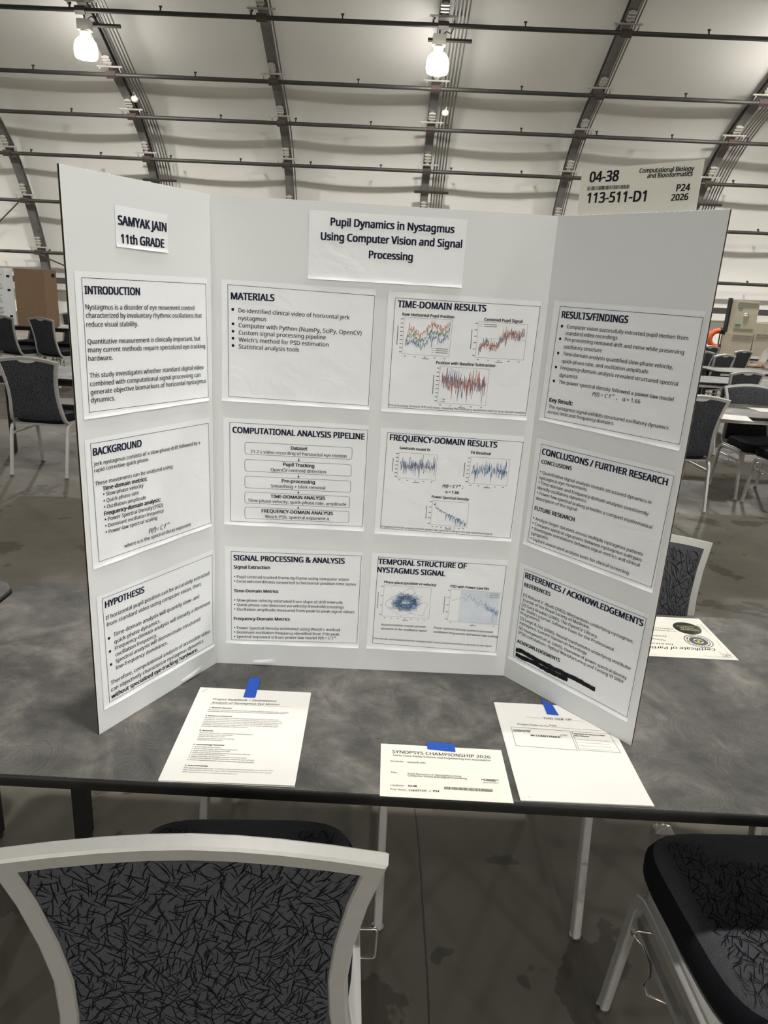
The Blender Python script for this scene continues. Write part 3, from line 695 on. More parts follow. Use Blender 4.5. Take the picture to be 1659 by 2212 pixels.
DATA = [
{"n":"name_sheet","p":"L","r":[147.12,841.38,108.15,59.49,-0.02],"l":"small white sheet with student name and grade","t":[["h",98.2,845.0,197.8,843.4,"SAMYAK JAIN"],["h",102.5,819.0,191.7,818.2,"11th GRADE"]]},
{"n":"paper_sheet","p":"L","r":[152.95,665.42,281.51,217.95,-0.0],"l":"white sheet headed INTRODUCTION","b":[[24.7,765.2],[289.8,764.3],[292.3,563.3],[22.9,566.6]],"t":[["h",28.8,742.4,135.1,742.5,"INTRODUCTION"],["n",28.3,720.2,259.1,719.5,"Nystagmus is a disorder of eye movement control"],["n",28.0,708.0,277.9,706.5,"characterized by involuntary rhythmic oscillations that"],["n",27.6,694.9,128.7,694.3,"reduce visual stability."],["n",27.8,669.6,273.0,666.8,"Quantitative measurement is clinically important, but"],["n",27.7,657.4,285.4,653.0,"many current methods require specialized eye-tracking"],["n",27.3,644.4,73.4,644.0,"hardware."],["n",27.5,619.1,279.9,615.4,"This study investigates whether standard digital video"],["n",27.4,606.2,271.2,602.4,"combined with computational signal processing can"],["n",27.3,593.4,286.4,590.2,"generate objective biomarkers of horizontal nystagmus"],["n",27.2,581.2,73.8,580.1,"dynamics."]]},
{"n":"paper_sheet","p":"L","r":[152.18,416.92,283.96,215.65,-0.0],"l":"white sheet headed BACKGROUND","b":[[20.9,517.2],[291.0,514.0],[293.5,315.6],[22.5,318.7]],"t":[["h",24.8,497.5,124.3,496.2,"BACKGROUND"],["n",24.3,480.5,266.5,477.7,"Jerk nystagmus consists of a slow-phase drift followed by a"],["n",24.4,470.2,139.6,468.6,"rapid corrective quick phase."],["n",24.7,448.4,196.2,445.2,"These movements can be analyzed using:"],["B",38.9,437.4,133.3,434.9,"Time-domain metrics:"],["n",38.7,427.4,124.9,424.9,"• Slow-phase velocity"],["n",38.8,416.3,113.6,414.6,"• Quick-phase rate"],["n",38.9,405.8,128.8,402.6,"• Oscillation amplitude"],["B",39.0,394.6,162.4,390.5,"Frequency-domain analysis:"],["n",38.9,384.1,167.6,379.2,"• Power Spectral Density (PSD)"],["n",39.0,373.3,169.6,368.6,"• Dominant oscillation frequency"],["n",39.1,362.4,152.9,358.9,"• Power-law spectral scaling"],["i",132.4,337.5,180.7,336.6,"P(f)= C f^-α^"],["n",76.6,327.2,237.3,324.6,"where α is the spectral decay exponent"]]},
{"n":"paper_sheet","p":"L","r":[155.35,151.03,285.0,214.55,0.0],"l":"white sheet headed HYPOTHESIS","b":[[23.8,251.4],[295.5,247.7],[294.3,50.8],[25.2,52.4]],"t":[["h",29.0,233.0,115.3,230.7,"HYPOTHESIS"],["n",28.9,210.4,285.8,208.0,"If horizontal pupil position can be accurately extracted"],["n",29.2,197.4,262.2,193.0,"from standard video using computer vision, then:"],["n",42.5,173.2,255.5,168.5,"Time-domain analysis will quantify slow- and"],["n",43.2,159.1,151.3,157.1,"quick-phase dynamics."],["n",43.9,146.4,287.0,143.7,"Frequency-domain analysis will identify a dominant"],["n",44.0,133.9,141.1,131.9,"oscillation frequency."],["n",43.8,121.1,257.1,118.5,"Spectral analysis will demonstrate structured"],["n",43.6,108.6,167.1,105.1,"low-frequency dominance."],["n",30.1,84.7,284.6,79.9,"Therefore, computational analysis of accessible video"],["n",30.1,71.1,264.7,66.7,"can objectively characterize nystagmus dynamics"],["B",30.1,57.3,247.9,54.6,"without specialized eye-tracking hardware."]],"o":[[32.6,174.5],[32.8,149.3],[33.2,123.7]]},
{"n":"title_sheet","p":"C","r":[311.97,840.95,277.85,114.7,-0.0],"l":"white title sheet in large navy letters","t":[["h",211.6,875.2,428.9,875.0,"Pupil Dynamics in Nystagmus"],["h",195.1,850.5,444.6,851.2,"Using Computer Vision and Signal"],["h",281.3,824.9,358.6,825.0,"Processing"]]},
{"n":"paper_sheet","p":"C","r":[157.18,663.98,278.36,218.25,-0.01],"l":"white sheet headed MATERIALS","b":[[30.1,765.5],[294.9,761.1],[293.3,561.6],[30.4,564.8]],"t":[["h",36.3,740.6,113.6,741.6,"MATERIALS"],["n",49.3,718.4,251.1,717.0,"De-identified clinical video of horizontal jerk"],["n",49.2,704.9,99.7,705.5,"nystagmus"],["n",49.5,692.2,274.0,690.3,"Computer with Python (NumPy, SciPy, OpenCV)"],["n",49.5,679.3,208.9,679.1,"Custom signal processing pipeline"],["n",49.5,666.4,214.4,666.4,"Welch's method for PSD estimation"],["n",49.4,654.2,160.3,654.2,"Statistical analysis tools"]],"o":[[38.9,723.0],[39.1,697.6],[39.1,684.4],[39.0,671.9],[38.9,658.9]]},
{"n":"paper_sheet","p":"C","r":[157.95,417.75,277.11,213.4,0.0],"l":"white sheet with flow chart of five boxes","b":[[31.7,515.6],[294.4,514.8],[293.5,320.6],[32.0,317.9]],"t":[["h",37.5,496.2,288.6,496.5,"COMPUTATIONAL ANALYSIS PIPELINE"],["B",148.8,468.9,180.3,469.2,"Dataset"],["n",71.5,458.4,255.8,458.8,"21.2 s video recording of horizontal eye motion"],["B",134.4,435.9,194.4,435.9,"Pupil Tracking"],["n",110.7,424.2,217.3,425.5,"OpenCV centroid detection"],["B",132.2,402.7,196.4,403.3,"Pre-processing"],["n",111.6,391.6,216.8,393.0,"Smoothing + blink removal"],["B",111.0,370.1,217.1,371.6,"TIME-DOMAIN ANALYSIS"],["n",67.3,359.9,259.4,361.5,"Slow-phase velocity, quick-phase rate, amplitude"],["B",93.7,339.3,233.7,340.9,"FREQUENCY-DOMAIN ANALYSIS"],["n",100.1,328.0,227.2,330.1,"Welch PSD, spectral exponent α"]],"x":[[[60.4,478.9],[266.2,479.2],[266.4,455.8],[60.6,455.6]],[[60.3,445.1],[266.1,445.4],[266.7,422.3],[60.3,421.9]],[[60.3,411.8],[266.3,412.7],[266.5,389.7],[60.3,388.2]],[[60.3,379.7],[265.9,380.8],[266.3,358.1],[60.2,357.0]],[[60.2,348.8],[265.6,350.4],[266.0,327.1],[60.2,325.4]]],"a":[[[164.2,455.4],[164.4,445.9]],[[164.3,421.8],[164.5,412.7]],[[164.6,388.9],[164.8,380.8]],[[164.9,357.5],[165.0,349.4]]]},
{"n":"paper_sheet","p":"C","r":[158.53,157.58,277.11,214.55,0.01],"l":"white sheet headed SIGNAL PROCESSING & ANALYSIS","b":[[32.7,253.8],[294.2,257.8],[294.1,62.3],[32.1,56.9]],"t":[["h",37.9,235.2,260.9,239.5,"SIGNAL PROCESSING & ANALYSIS"],["B",38.0,217.3,110.9,219.9,"Signal Extraction"],["n",38.3,196.7,271.1,202.4,"• Pupil centroid tracked frame-by-frame using computer vision"],["n",38.2,186.6,286.2,192.6,"• Centroid coordinates converted to horizontal position time series"],["B",37.9,165.2,128.3,168.4,"Time-Domain Metrics"],["n",38.0,144.6,260.7,150.5,"• Slow-phase velocity estimated from slope of drift intervals"],["n",37.9,134.5,263.8,140.3,"• Quick-phase rate detected via velocity threshold crossings"],["n",37.9,124.3,285.9,130.6,"• Oscillation amplitude measured from peak-to-peak signal values"],["B",37.6,102.7,152.7,107.0,"Frequency-Domain Metrics"],["n",37.6,82.1,257.4,88.2,"• Power Spectral Density estimated using Welch's method"],["n",37.6,71.9,256.6,78.0,"• Dominant oscillation frequency identified from PSD peak"],["n",37.5,61.6,249.6,68.2,"• Spectral exponent α from power-law model P(f) = C f^-α^"]]},
{"n":"paper_sheet","p":"C","r":[457.4,660.38,278.1,218.46,-0.01],"l":"white sheet with three orange and blue plots","b":[[332.2,759.6],[596.6,759.2],[593.1,559.1],[330.8,560.9]],"t":[["h",337.6,744.0,498.4,744.8,"TIME-DOMAIN RESULTS"],["B",347.2,729.6,441.6,729.6,"Raw Horizontal Pupil Position"],["B",497.2,728.6,567.2,728.8,"Centered Pupil Signal"],["B",415.2,646.4,525.2,646.6,"Position with Baseline Subtraction"],["n",331.9,563.4,591.9,562.3,"Pre-processing removes drift and noise, revealing the oscillatory waveform used for time-domain analysis"]],"c":[["raw",[350.7,726.8],[439.3,726.9],[438.0,660.8],[350.6,661.4]],["cen",[487.1,726.5],[577.8,726.7],[576.6,662.3],[486.7,662.4]],["base",[423.5,642.2],[515.3,642.2],[514.7,573.8],[423.1,574.4]]]},
{"n":"paper_sheet","p":"C","r":[456.15,413.12,275.58,214.39,-0.02],"l":"white sheet with three blue plots","b":[[332.4,512.5],[594.4,507.6],[590.1,311.6],[329.4,319.1]],"t":[["h",338.0,498.0,544.2,494.2,"FREQUENCY-DOMAIN RESULTS"],["B",357.5,481.6,416.5,480.3,"Sawtooth model fit"],["B",495.9,479.7,533.7,478.9,"Fit Residual"],["k",445.8,409.9,486.3,409.6,"P(f) = C f^-α^ ;"],["B",452.7,398.1,479.4,397.8,"α ≈ 1.66"],["B",426.8,387.2,500.1,385.3,"Power Spectral Density"],["n",331.1,321.3,553.4,316.5,"Frequency-domain analysis reveals power-law spectral scaling in the eye-movement signal"]],"c":[["saw",[357.3,474.9],[431.6,473.6],[430.6,422.9],[356.3,424.3]],["fit",[496.6,473.8],[572.8,472.4],[571.5,419.4],[495.8,421.0]],["psd",[429.3,382.0],[501.2,380.3],[500.6,330.3],[428.2,331.9]]]},
{"n":"paper_sheet","p":"C","r":[452.45,157.78,275.97,214.86,-0.02],"l":"white sheet with round blue scribble plot","b":[[328.7,257.8],[589.3,251.9],[587.8,55.6],[326.6,63.9]],"t":[["h",329.5,242.7,508.5,241.7,"TEMPORAL STRUCTURE OF"],["h",328.3,224.8,466.3,222.9,"NYSTAGMUS SIGNAL"],["B",343.5,201.4,449.8,200.2,"Phase-plane (position vs velocity)"],["B",479.6,199.2,559.1,197.0,"PSD with Power-Law Fits"],["i",342.2,106.0,435.4,105.1,"Autocorrelation reveals periodic"],["i",342.7,96.8,437.1,96.0,"structure in the oscillatory signal"],["i",452.6,104.2,576.8,100.0,"Power spectral density confirms dominant"],["i",452.3,95.0,586.7,90.0,"oscillation frequencies and power-law scaling"],["n",326.9,74.0,576.5,67.7,"Time-domain and frequency-domain analyses both reveal structured oscillatory dynamics in the signal"]],"c":[["pha",[343.8,197.6],[440.8,195.5],[440.6,125.8],[342.6,127.9]],["law",[481.0,195.7],[586.9,191.7],[586.6,119.6],[479.9,123.9]]]},
{"n":"paper_sheet","p":"R","r":[154.2,661.75,282.5,217.53,-0.01],"l":"white sheet headed RESULTS/FINDINGS","b":[[28.6,761.9],[294.2,760.0],[293.0,562.0],[23.8,560.7]],"t":[["h",35.1,742.5,167.2,742.7,"RESULTS/FINDINGS"],["n",48.7,725.3,276.3,724.5,"Computer vision successfully extracted pupil motion from"],["n",47.9,713.7,152.7,714.4,"standard video recordings"],["n",47.7,703.2,273.6,702.4,"Pre-processing removed drift and noise while preserving"],["n",47.4,689.9,126.0,690.9,"oscillatory structure"],["n",47.5,677.8,259.6,677.8,"Time-domain analysis quantified slow-phase velocity,"],["n",47.1,664.6,218.8,665.8,"quick-phase rate, and oscillation amplitude"],["n",46.6,652.6,272.7,653.0,"Frequency-domain analysis revealed structured spectral"],["n",46.0,638.8,84.8,640.7,"dynamics"],["n",46.4,627.3,269.9,627.9,"The power spectral density followed a power-law model"],["i",119.8,615.1,169.5,616.0,"P(f) = C f^-α^ ,"],["n",180.1,615.1,213.1,615.6,"α ≈ 1.66"],["B",31.0,591.2,81.6,592.2,"Key Result:"],["n",30.8,579.7,270.0,581.9,"The nystagmus signal exhibits structured oscillatory dynamics"],["n",30.0,569.9,169.8,571.4,"across time and frequency domains"]],"o":[[37.9,728.1],[37.4,705.9],[37.0,680.6],[36.1,655.4],[35.3,630.1]]},
{"n":"paper_sheet","p":"R","r":[152.27,410.77,283.45,215.99,-0.01],"l":"white sheet headed CONCLUSIONS / FURTHER RESEARCH","b":[[24.9,509.7],[293.6,509.5],[289.2,310.7],[20.7,311.9]],"t":[["h",29.1,490.7,284.6,491.2,"CONCLUSIONS / FURTHER RESEARCH"],["B",30.4,473.5,98.6,474.8,"CONCLUSIONS"],["n",29.8,453.6,262.8,453.3,"• Quantitative signal analysis reveals structured dynamics in"],["n",29.4,442.5,137.0,444.4,"nystagmus eye movements"],["n",29.3,432.7,261.4,432.5,"• Time-domain and frequency-domain analyses consistently"],["n",28.8,422.1,138.4,423.3,"identify oscillatory dynamics"],["n",28.7,412.1,272.0,411.8,"• Power-law spectral scaling provides a compact mathematical"],["n",28.2,400.9,121.7,402.5,"description of the signal"],["B",28.0,379.6,119.8,381.6,"FUTURE RESEARCH"],["n",27.2,359.9,263.6,360.1,"• Analyze larger datasets across multiple nystagmus patients"],["n",26.9,349.3,263.4,349.5,"• Compare spectral signatures between nystagmus subtypes"],["n",27.2,339.4,261.3,339.1,"• Investigate correlations between signal metrics and clinical"],["n",27.0,328.5,67.5,329.5,"symptoms"],["n",26.6,317.9,243.8,318.3,"• Explore automated analysis tools for clinical screening"]]},
{"n":"paper_sheet","p":"R","r":[149.33,154.05,283.35,217.02,-0.01],"l":"white sheet headed REFERENCES with blacked out lines","b":[[21.3,253.4],[290.4,252.5],[287.4,52.6],[20.1,56.1]],"t":[["h",25.5,235.8,286.4,235.3,"REFERENCES / ACKNOWLEDGEMENTS"],["B",25.9,217.5,89.8,219.5,"REFERENCES"],["n",26.1,196.1,274.9,197.2,"[1] Richard V. Abadi (2002). Mechanisms underlying nystagmus."],["n",25.9,185.7,185.3,187.8,"Journal of the Royal Society of Medicine."],["n",25.8,174.8,204.2,176.9,"[2] Gary Bradski (2000). The OpenCV Library."],["n",25.9,164.9,239.8,166.3,"Dr. Dobb's Journal: Software Tools for the Professional"],["n",25.6,155.3,74.9,157.2,"Programmer"],["n",25.8,144.3,279.1,145.1,"[3] Leigh & Zee (2000). Neural mechanisms underlying vestibular"],["n",25.9,134.3,188.4,135.0,"nystagmus. Current Opinion in Neurology."],["n",25.9,122.3,273.9,123.5,"[4] Youngworth et al. (2005). Overview of power spectral density"],["n",25.8,111.6,268.7,113.6,"(PSD) calculations. Optical Manufacturing and Testing VI 5869"],["B",25.3,91.4,131.6,93.9,"ACKNOWLEDGEMENTS"]],"k":[[[25.7,74.7],[40.7,77.2],[73.9,75.1],[111.0,74.7],[166.3,76.2],[195.4,75.3],[215.6,74.5]],[[26.4,63.9],[42.7,63.4],[75.2,66.1],[107.5,63.5],[133.0,65.0],[154.3,66.2]],[[76.8,73.3],[101.0,71.3],[122.1,69.3],[147.5,69.5]]]},
{"n":"notebook","p":"T","r":[-207.05,-241.85,218.32,282.0,-0.01],"l":"","t":[["i",-282.1,-143.5,-160.6,-140.9,"Project Notebook − Quantitative"],["i",-282.2,-155.4,-153.9,-152.3,"Analysis of Nystagmus Eye Motion"],["B",-282.9,-171.2,-240.0,-170.6,"1. Research Question"],["n",-282.9,-178.0,-132.4,-176.5,"Can computer vision and signal processing techniques applied to standard video recordings"],["n",-283.2,-183.4,-135.7,-180.7,"quantitatively characterize the oscillatory dynamics of horizontal nystagmus eye motion?"],["B",-283.3,-197.9,-234.9,-197.5,"2. Background Research"],["n",-283.3,-204.4,-147.5,-202.0,"Nystagmus is a neurological condition characterized by involuntary oscillatory eye"],["n",-283.2,-209.8,-142.2,-207.3,"movements. Understanding the structure of these oscillations can provide insight into"],["n",-283.2,-215.3,-140.2,-212.9,"underlying neural mechanisms. Previous research has examined both time-domain and"],["n",-283.3,-220.7,-146.4,-217.8,"frequency-domain properties of eye motion signals. In this project, computer vision"],["n",-283.3,-226.0,-146.4,-223.5,"techniques are used to extract pupil positions from video frames, followed by signal"],["n",-283.4,-231.3,-199.4,-229.2,"processing analysis to quantify oscillatory behavior."],["B",-284.1,-244.6,-259.5,-244.7,"3. Materials"],["n",-283.8,-251.3,-188.1,-250.5,"- Standard digital video recording of horizontal nystagmus"],["n",-283.8,-257.3,-223.1,-255.3,"- Python (Google Colab environment)"],["n",-283.9,-262.0,-235.6,-260.4,"- OpenCV for computer vision"],["n",-283.8,-267.4,-218.6,-266.3,"- NumPy and SciPy for signal processing"],["n",-283.1,-272.0,-237.7,-271.2,"- Matplotlib for visualization"],["B",-284.8,-286.0,-231.7,-285.2,"4. Methodology Overview"],["n",-284.5,-292.3,-235.6,-291.8,"1. Record video of eye motion."],["n",-284.4,-297.6,-205.6,-296.8,"2. Extract video frames and convert to grayscale."],["n",-284.5,-303.0,-218.0,-301.8,"3. Apply contrast enhancement (CLAHE)."],["n",-284.6,-308.0,-182.7,-307.8,"4. Detect pupil region using thresholding and contour filtering."],["n",-284.7,-313.0,-223.9,-312.2,"5. Track pupil centroid across frames."],["n",-284.8,-318.2,-187.4,-317.9,"6. Apply smoothing and baseline correction to remove drift."],["n",-284.9,-323.3,-172.9,-322.9,"7. Perform time-domain analysis (velocity, amplitude, quick phases)."],["n",-285.0,-328.2,-172.8,-328.8,"8. Perform frequency-domain analysis using Power Spectral Density."],["B",-285.0,-343.5,-248.0,-343.0,"5. Data Processing"],["n",-285.2,-349.3,-137.3,-348.3,"Raw pupil position traces were smoothed using exponential smoothing. A running median"],["n",-285.2,-354.5,-140.6,-354.0,"filter removed slow drift in the signal. Blink frames were excluded and binocular signals"],["n",-285.2,-359.6,-194.5,-360.2,"were compared to ensure consistency across both eyes."]],"u":[[-283.6,-157.6,-130.4,-156.0]],"s":[[[-308.4,-117.7],[-299.9,-107.4]]],"q":[[[-226.0,-57.7],[-203.2,-55.7],[-202.6,-129.7],[-225.9,-130.2]]]},
{"n":"form","p":"T","r":[366.6,-256.68,197.92,291.19,0.02],"l":"","t":[["n",355.2,-160.6,410.1,-161.8,"THIS SIDE UP"],["n",300.9,-182.9,339.3,-184.9,"Project Code"],["n",341.5,-184.0,360.0,-185.4,"(eg. A52):"],["n",362.4,-183.9,374.8,-184.3,"P24"],["B",288.8,-201.5,321.7,-201.8,"Compliance status:"],["B",288.9,-205.5,320.3,-205.6,"SRC/IRB use only"],["B",318.8,-217.9,373.2,-220.0,"IN COMPLIANCE"],["B",402.5,-205.3,460.1,-207.9,"Signature of Category Judges"],["B",401.9,-212.0,429.2,-212.7,"(blue ribbons):"],["n",402.9,-221.8,404.8,-222.0,"1."],["n",402.7,-231.2,404.6,-231.3,"2."],["n",402.6,-240.4,404.5,-240.6,"3."],["n",402.4,-249.6,404.3,-249.7,"4."],["n",280.6,-387.1,296.5,-387.2,"Rev 10/2025"]],"x":[[[286.8,-190.8],[397.0,-196.7],[395.3,-255.0],[285.3,-249.1]],[[400.5,-197.1],[471.2,-200.4],[473.2,-257.2],[399.1,-253.8]]],"u":[[322.4,-155.2,355.9,-157.7],[411.4,-160.7,434.8,-161.8],[362.5,-186.9,458.9,-191.2],[406.1,-222.5,461.2,-224.2],[406.2,-231.6,460.9,-233.5],[406.0,-240.8,460.7,-242.7],[405.9,-249.6,460.3,-252.2]],"q":[[[365.6,-88.2],[384.4,-109.1],[388.8,-145.5],[366.0,-143.3]]],"k":[[[375.3,-211.3],[378.8,-207.7],[379.2,-211.6],[375.7,-215.2],[375.3,-211.3]],[[379.7,-213.6],[383.1,-208.1],[383.3,-213.3],[386.1,-208.5],[388.2,-208.4],[387.7,-211.7],[384.5,-213.2]]]},
{"n":"card","p":"T","r":[147.47,-329.65,214.89,138.72,-0.02],"l":"","t":[["n",61.1,-284.4,233.5,-288.9,"SYNOPSYS CHAMPIONSHIP 2026"],["n",62.2,-292.6,232.3,-296.7,"Santa Clara Valley Science and Engineering Fair Association"],["n",57.5,-308.9,79.9,-309.2,"Students:"],["n",86.6,-310.3,118.0,-310.2,"Samyak Jain"],["n",57.0,-339.1,68.0,-339.3,"Title:"],["n",86.1,-340.6,175.5,-342.1,"Pupil Dynamics in Nystagmus Using"],["n",85.9,-345.8,184.2,-347.7,"Computer Vision and Signal Processing"],["n",56.4,-371.8,78.6,-371.8,"Location:"],["B",85.4,-371.8,99.4,-371.8,"04-38"],["n",56.2,-381.7,81.4,-381.9,"Proj. Num."],["B",85.5,-383.0,114.1,-382.4,"113-511-D1"],["B",119.2,-382.8,121.0,-382.7,"/"],["B",125.6,-382.6,135.4,-382.7,"P24"],["B",209.3,-347.1,238.4,-347.1,"Fair Expectations"],["B",213.7,-349.8,234.0,-350.2,"& Newsletter"],["n",210.5,-354.7,237.2,-354.7,"science-fair.org/fair"]],"z":[[[144.5,-368.2],[224.4,-369.7],[223.0,-376.8],[143.6,-374.8]]],"q":[[[124.5,-248.5],[173.6,-251.7],[173.3,-274.7],[123.5,-270.2]]]},
{"n":"cert","p":"T","r":[793.05,226.78,162.3,224.26,-0.12],"l":"","t":[["c",840.6,171.3,619.8,167.2,"Certificate of Participation"],["c",747.1,185.7,648.6,187.0,"This is to certify that"],["c",736.6,204.4,704.7,209.9,"Yimeng"],["c",744.7,226.1,691.4,227.3,"Participated in"],["c",780.6,255.1,722.1,260.9,"AT THE SYNOPSYS"],["c",778.6,268.4,733.8,271.6,"SCIENCE FAIR"]],"e":[[[817.1,275.1],[795.9,290.8],[839.4,262.7]],[[816.3,205.9],[791.0,218.4],[840.7,192.2]]],"u2":[[[862.7,129.0],[861.3,195.2]],[[856.6,127.0],[778.5,128.5]],[[862.7,129.0],[796.4,133.1]],[[863.3,212.7],[862.1,190.6]],[[861.5,259.9],[861.6,295.8]],[[864.3,242.0],[863.9,304.8]],[[668.5,127.6],[685.2,128.0]],[[778.6,326.8],[830.8,320.9]]]},
{"n":"sign","p":"S","r":[141.38,951.77,214.87,66.75,-0.0],"l":"","t":[["B",51.5,965.5,106.2,964.3,"04-38"],["B",51.8,932.9,161.4,931.0,"113-511-D1"],["j",143.6,973.5,234.8,970.4,"Computational Biology"],["j",158.9,965.0,234.0,963.4,"and Bioinformatics"],["B",212.2,943.0,233.5,942.9,"P24"],["B",205.9,929.8,233.1,929.9,"2026"]],"z":[[[49.4,958.8],[129.5,957.3],[129.7,951.5],[49.4,952.6]]]}]

# ------------------------------------------------------------------ the display board
Z0=.74; WA,WB=1.0629,0.8721
def plane(p):
    if p=='C': o=Vector((-.305,0,Z0)); u=Vector((1,0,0)); v=Vector((0,0,1))
    elif p=='L': u=Vector((cos(WA),sin(WA),0)); o=Vector((-.305,0,Z0))-.305*u; v=Vector((0,0,1))
    elif p in 'RS':
        u=Vector((cos(WB),-sin(WB),0)); o=Vector((.305,0,Z0)); v=Vector((0,0,1))
        if p=='S': o=o+Vector((sin(WB),cos(WB),0))*.006
    else: o=Vector((0,0,Z0)); u=Vector((1,0,0)); v=Vector((0,1,0))
    n=u.cross(v); m=Matrix((u,v,n)).transposed().to_4x4(); m.translation=o; return m
board=empty('display_board',(0,0,Z0)); tag(board,'white three panel cardboard display board standing on the main table','display board')
BI=Matrix.Translation((0,0,-Z0))
def panel(name,p,W,label):
    m=MB(); H=.914; step=.0019; n=int(W/step); t=-.004
    top=[]; bot=[]
    for k in range(n+1):
        x=W*k/n; tz=.0011 if k%2 else 0
        top.append((x,H-tz)); bot.append((x,tz))
    out=bot+top[::-1]; N=len(out)
    vs=[(x,y,0) for x,y in out]+[(x,y,t) for x,y in out]
    m.v=vs; m.f=[]; m.m=[]
    for k in range(n):                                  # front and back skins in strips
        a,b,c,d=k,k+1,N-2-k,N-1-k
        m.f.append((a,b,c,d)); m.m.append(0); m.f.append((d+N,c+N,b+N,a+N)); m.m.append(0)
    for k in range(N):
        j=(k+1)%N; m.f.append((k,k+N,j+N,j)); m.m.append(1 if (p=='R' and k==n) or (p=='L' and k==N-1) else 0)
    o=m.build(name,[M['board_white'],M['kraft_edge']],board); o.matrix_local=BI@plane(p)
    if label: o['label']=label
    return o
panel('center_panel','C',.61,None); panel('wing_panel','L',.3047,'left wing panel angled towards the camera'); panel('wing_panel','R',.3047,'right wing panel angled towards the camera')

SHEET={}
def sheet_mesh(cx,cy,w,h,an,lift,w0,nx=22,ny=14):
    m=MB(); ca,sa=cos(an),sin(an); g=[]
    ys=[0,.002,.004,.006]+[.006+(h-.006)*k/ny for k in range(1,ny+1)]
    for y in ys:
        for i in range(nx+1):
            x=w*i/nx; X=x-w/2; Y=y-h/2; z=w0
            if lift and y<.006: z+=lift*(1-y/.006)**1.4*(.35+.65*abs(sin(x*31+cx*40)))
            g.append((cx+X*ca-Y*sa,cy+X*sa+Y*ca,z))
    for j in range(len(ys)-1):
        for i in range(nx):
            a=j*(nx+1)+i; m.f.append((a,a+1,a+nx+2,a+nx+1)); m.m.append(0)
    m.v=g; return m
def stack_mesh(cx,cy,w,h,an,n,t,rng,jit):
    m=MB()
    for k in range(n):
        jx,jy,ja=(rng.uniform(-jit,jit),rng.uniform(-jit,jit),rng.uniform(-.006,.006)) if k<n-1 else (0,0,0)
        Mx=Matrix.Translation((cx+jx,cy+jy,0))@Matrix.Rotation(an+ja,4,'Z'); nx=10; ny=12; top=[];bot=[]
        for j in range(ny+1):
            for i in range(nx+1):
                x=-w/2+w*i/nx; y=-h/2+h*j/ny; d=max(0,(.05-(y+h/2))/.05)
                curl=.0022*d*d*(.2+.8*i/nx)*(k+1)/n if n>1 else 0
                z=t*k*1.15+.0001+curl
                top.append(Mx@Vector((x,y,z+t))); bot.append(Mx@Vector((x,y,z)))
        q=(nx+1)*(ny+1); fs=[]
        for j in range(ny):
            for i in range(nx):
                a=j*(nx+1)+i; fs+=[(a,a+1,a+nx+2,a+nx+1),(a+q,a+nx+1+q,a+nx+2+q,a+1+q)]
        rim=list(range(nx+1))+[j*(nx+1)+nx for j in range(1,ny+1)]+[ny*(nx+1)+i for i in range(nx-1,-1,-1)]+[j*(nx+1) for j in range(ny-1,0,-1)]
        for a,b in zip(rim,rim[1:]+rim[:1]): fs.append((a,a+q,b+q,b))
        m.add(top+bot,fs)
    return m
k3=.001
INKS=['ink','navy','grey_ink']
def P2(p): return (p[0]*k3,p[1]*k3)
def fill_text(d,parent,w):
    """heading, running text and scattered lines each become a part of the sheet"""
    mats=[M[x] for x in INKS]; head=MB(); m=MB(); out=[]; loose='c' in d or d['n'] in ('card','form','cert','sign')
    for st,x0,y0,x1,y1,tx in d.get('t',[]):
        navy=STY[st][3]=='navy'; one=MB() if (loose and not navy) else None
        put_text(one or (head if navy else m),st,(x0*k3,y0*k3),(x1*k3,y1*k3),tx,w,1 if navy else 0)
        if one: out.append(one.build('plot_title' if ('c' in d and st=='B') else 'caption' if 'c' in d else 'text_line',mats,parent))
    for p in d.get('o',[]):
        c=P2(p); m.add([(c[0]+.0026*cos(2*pi*k/12),c[1]+.0026*sin(2*pi*k/12),w) for k in range(12)],[tuple(range(12))],0)
    for r in d.get('u',[]):
        q=MB(); line2(q,(r[0]*k3,r[1]*k3),(r[2]*k3,r[3]*k3),.0004,w,0); q.build('ruled_line',mats,parent)
    if head.f: head.build('heading',mats,parent)
    if m.f: m.build('printed_text',mats,parent)
def fill_boxes(d,parent,w):
    for r in d.get('x',[]):
        m=MB(); pts=[Vector(P2(p)) for p in r]; rad_=.005 if 'a' in d else 0
        out=[]
        for i in range(4):
            a,b,c=pts[i-1],pts[i],pts[(i+1)%4]
            if rad_:
                p0=b+(a-b).normalized()*rad_; p1=b+(c-b).normalized()*rad_
                out+=[p0,p0.lerp(b,.55).lerp(b.lerp(p1,.45),.5),p1] if False else [p0,b.lerp((p0+p1)/2,.35),p1]
            else: out.append(b)
        poly2(m,out+out[:1],.0006,w,0); m.build('text_box',[M['ink']],parent)
    for a,b in d.get('a',[]):
        m=MB(); a=Vector(P2(a)); b=Vector(P2(b)); line2(m,a,b,.0006,w,0); t=(b-a).normalized(); n=Vector((-t.y,t.x))
        q=b-t*.0042; m.add([(b.x,b.y,w),(q.x+n.x*.002,q.y+n.y*.002,w),(q.x-n.x*.002,q.y-n.y*.002,w)],[(0,1,2)],0); m.build('flow_arrow',[M['ink']],parent)
def barcode(d,parent,w,seed=3):
    r=random.Random(seed)
    for qd in d.get('z',[]):
        p=[Vector(P2(x)) for x in qd]; m=MB(); u=0
        while u<.995:
            wd=r.choice([.004,.004,.008,.011]); e=min(1,u+wd)
            a,b,c,dd=p[0].lerp(p[1],u),p[0].lerp(p[1],e),p[3].lerp(p[2],e),p[3].lerp(p[2],u)
            m.add([(*a,w),(*dd,w),(*c,w),(*b,w)],[(0,1,2,3)],0); u=e+r.choice([.004,.005,.008,.012])
        m.build('barcode',[M['ink']],parent)
GROUPS='sheets glued on the display board'
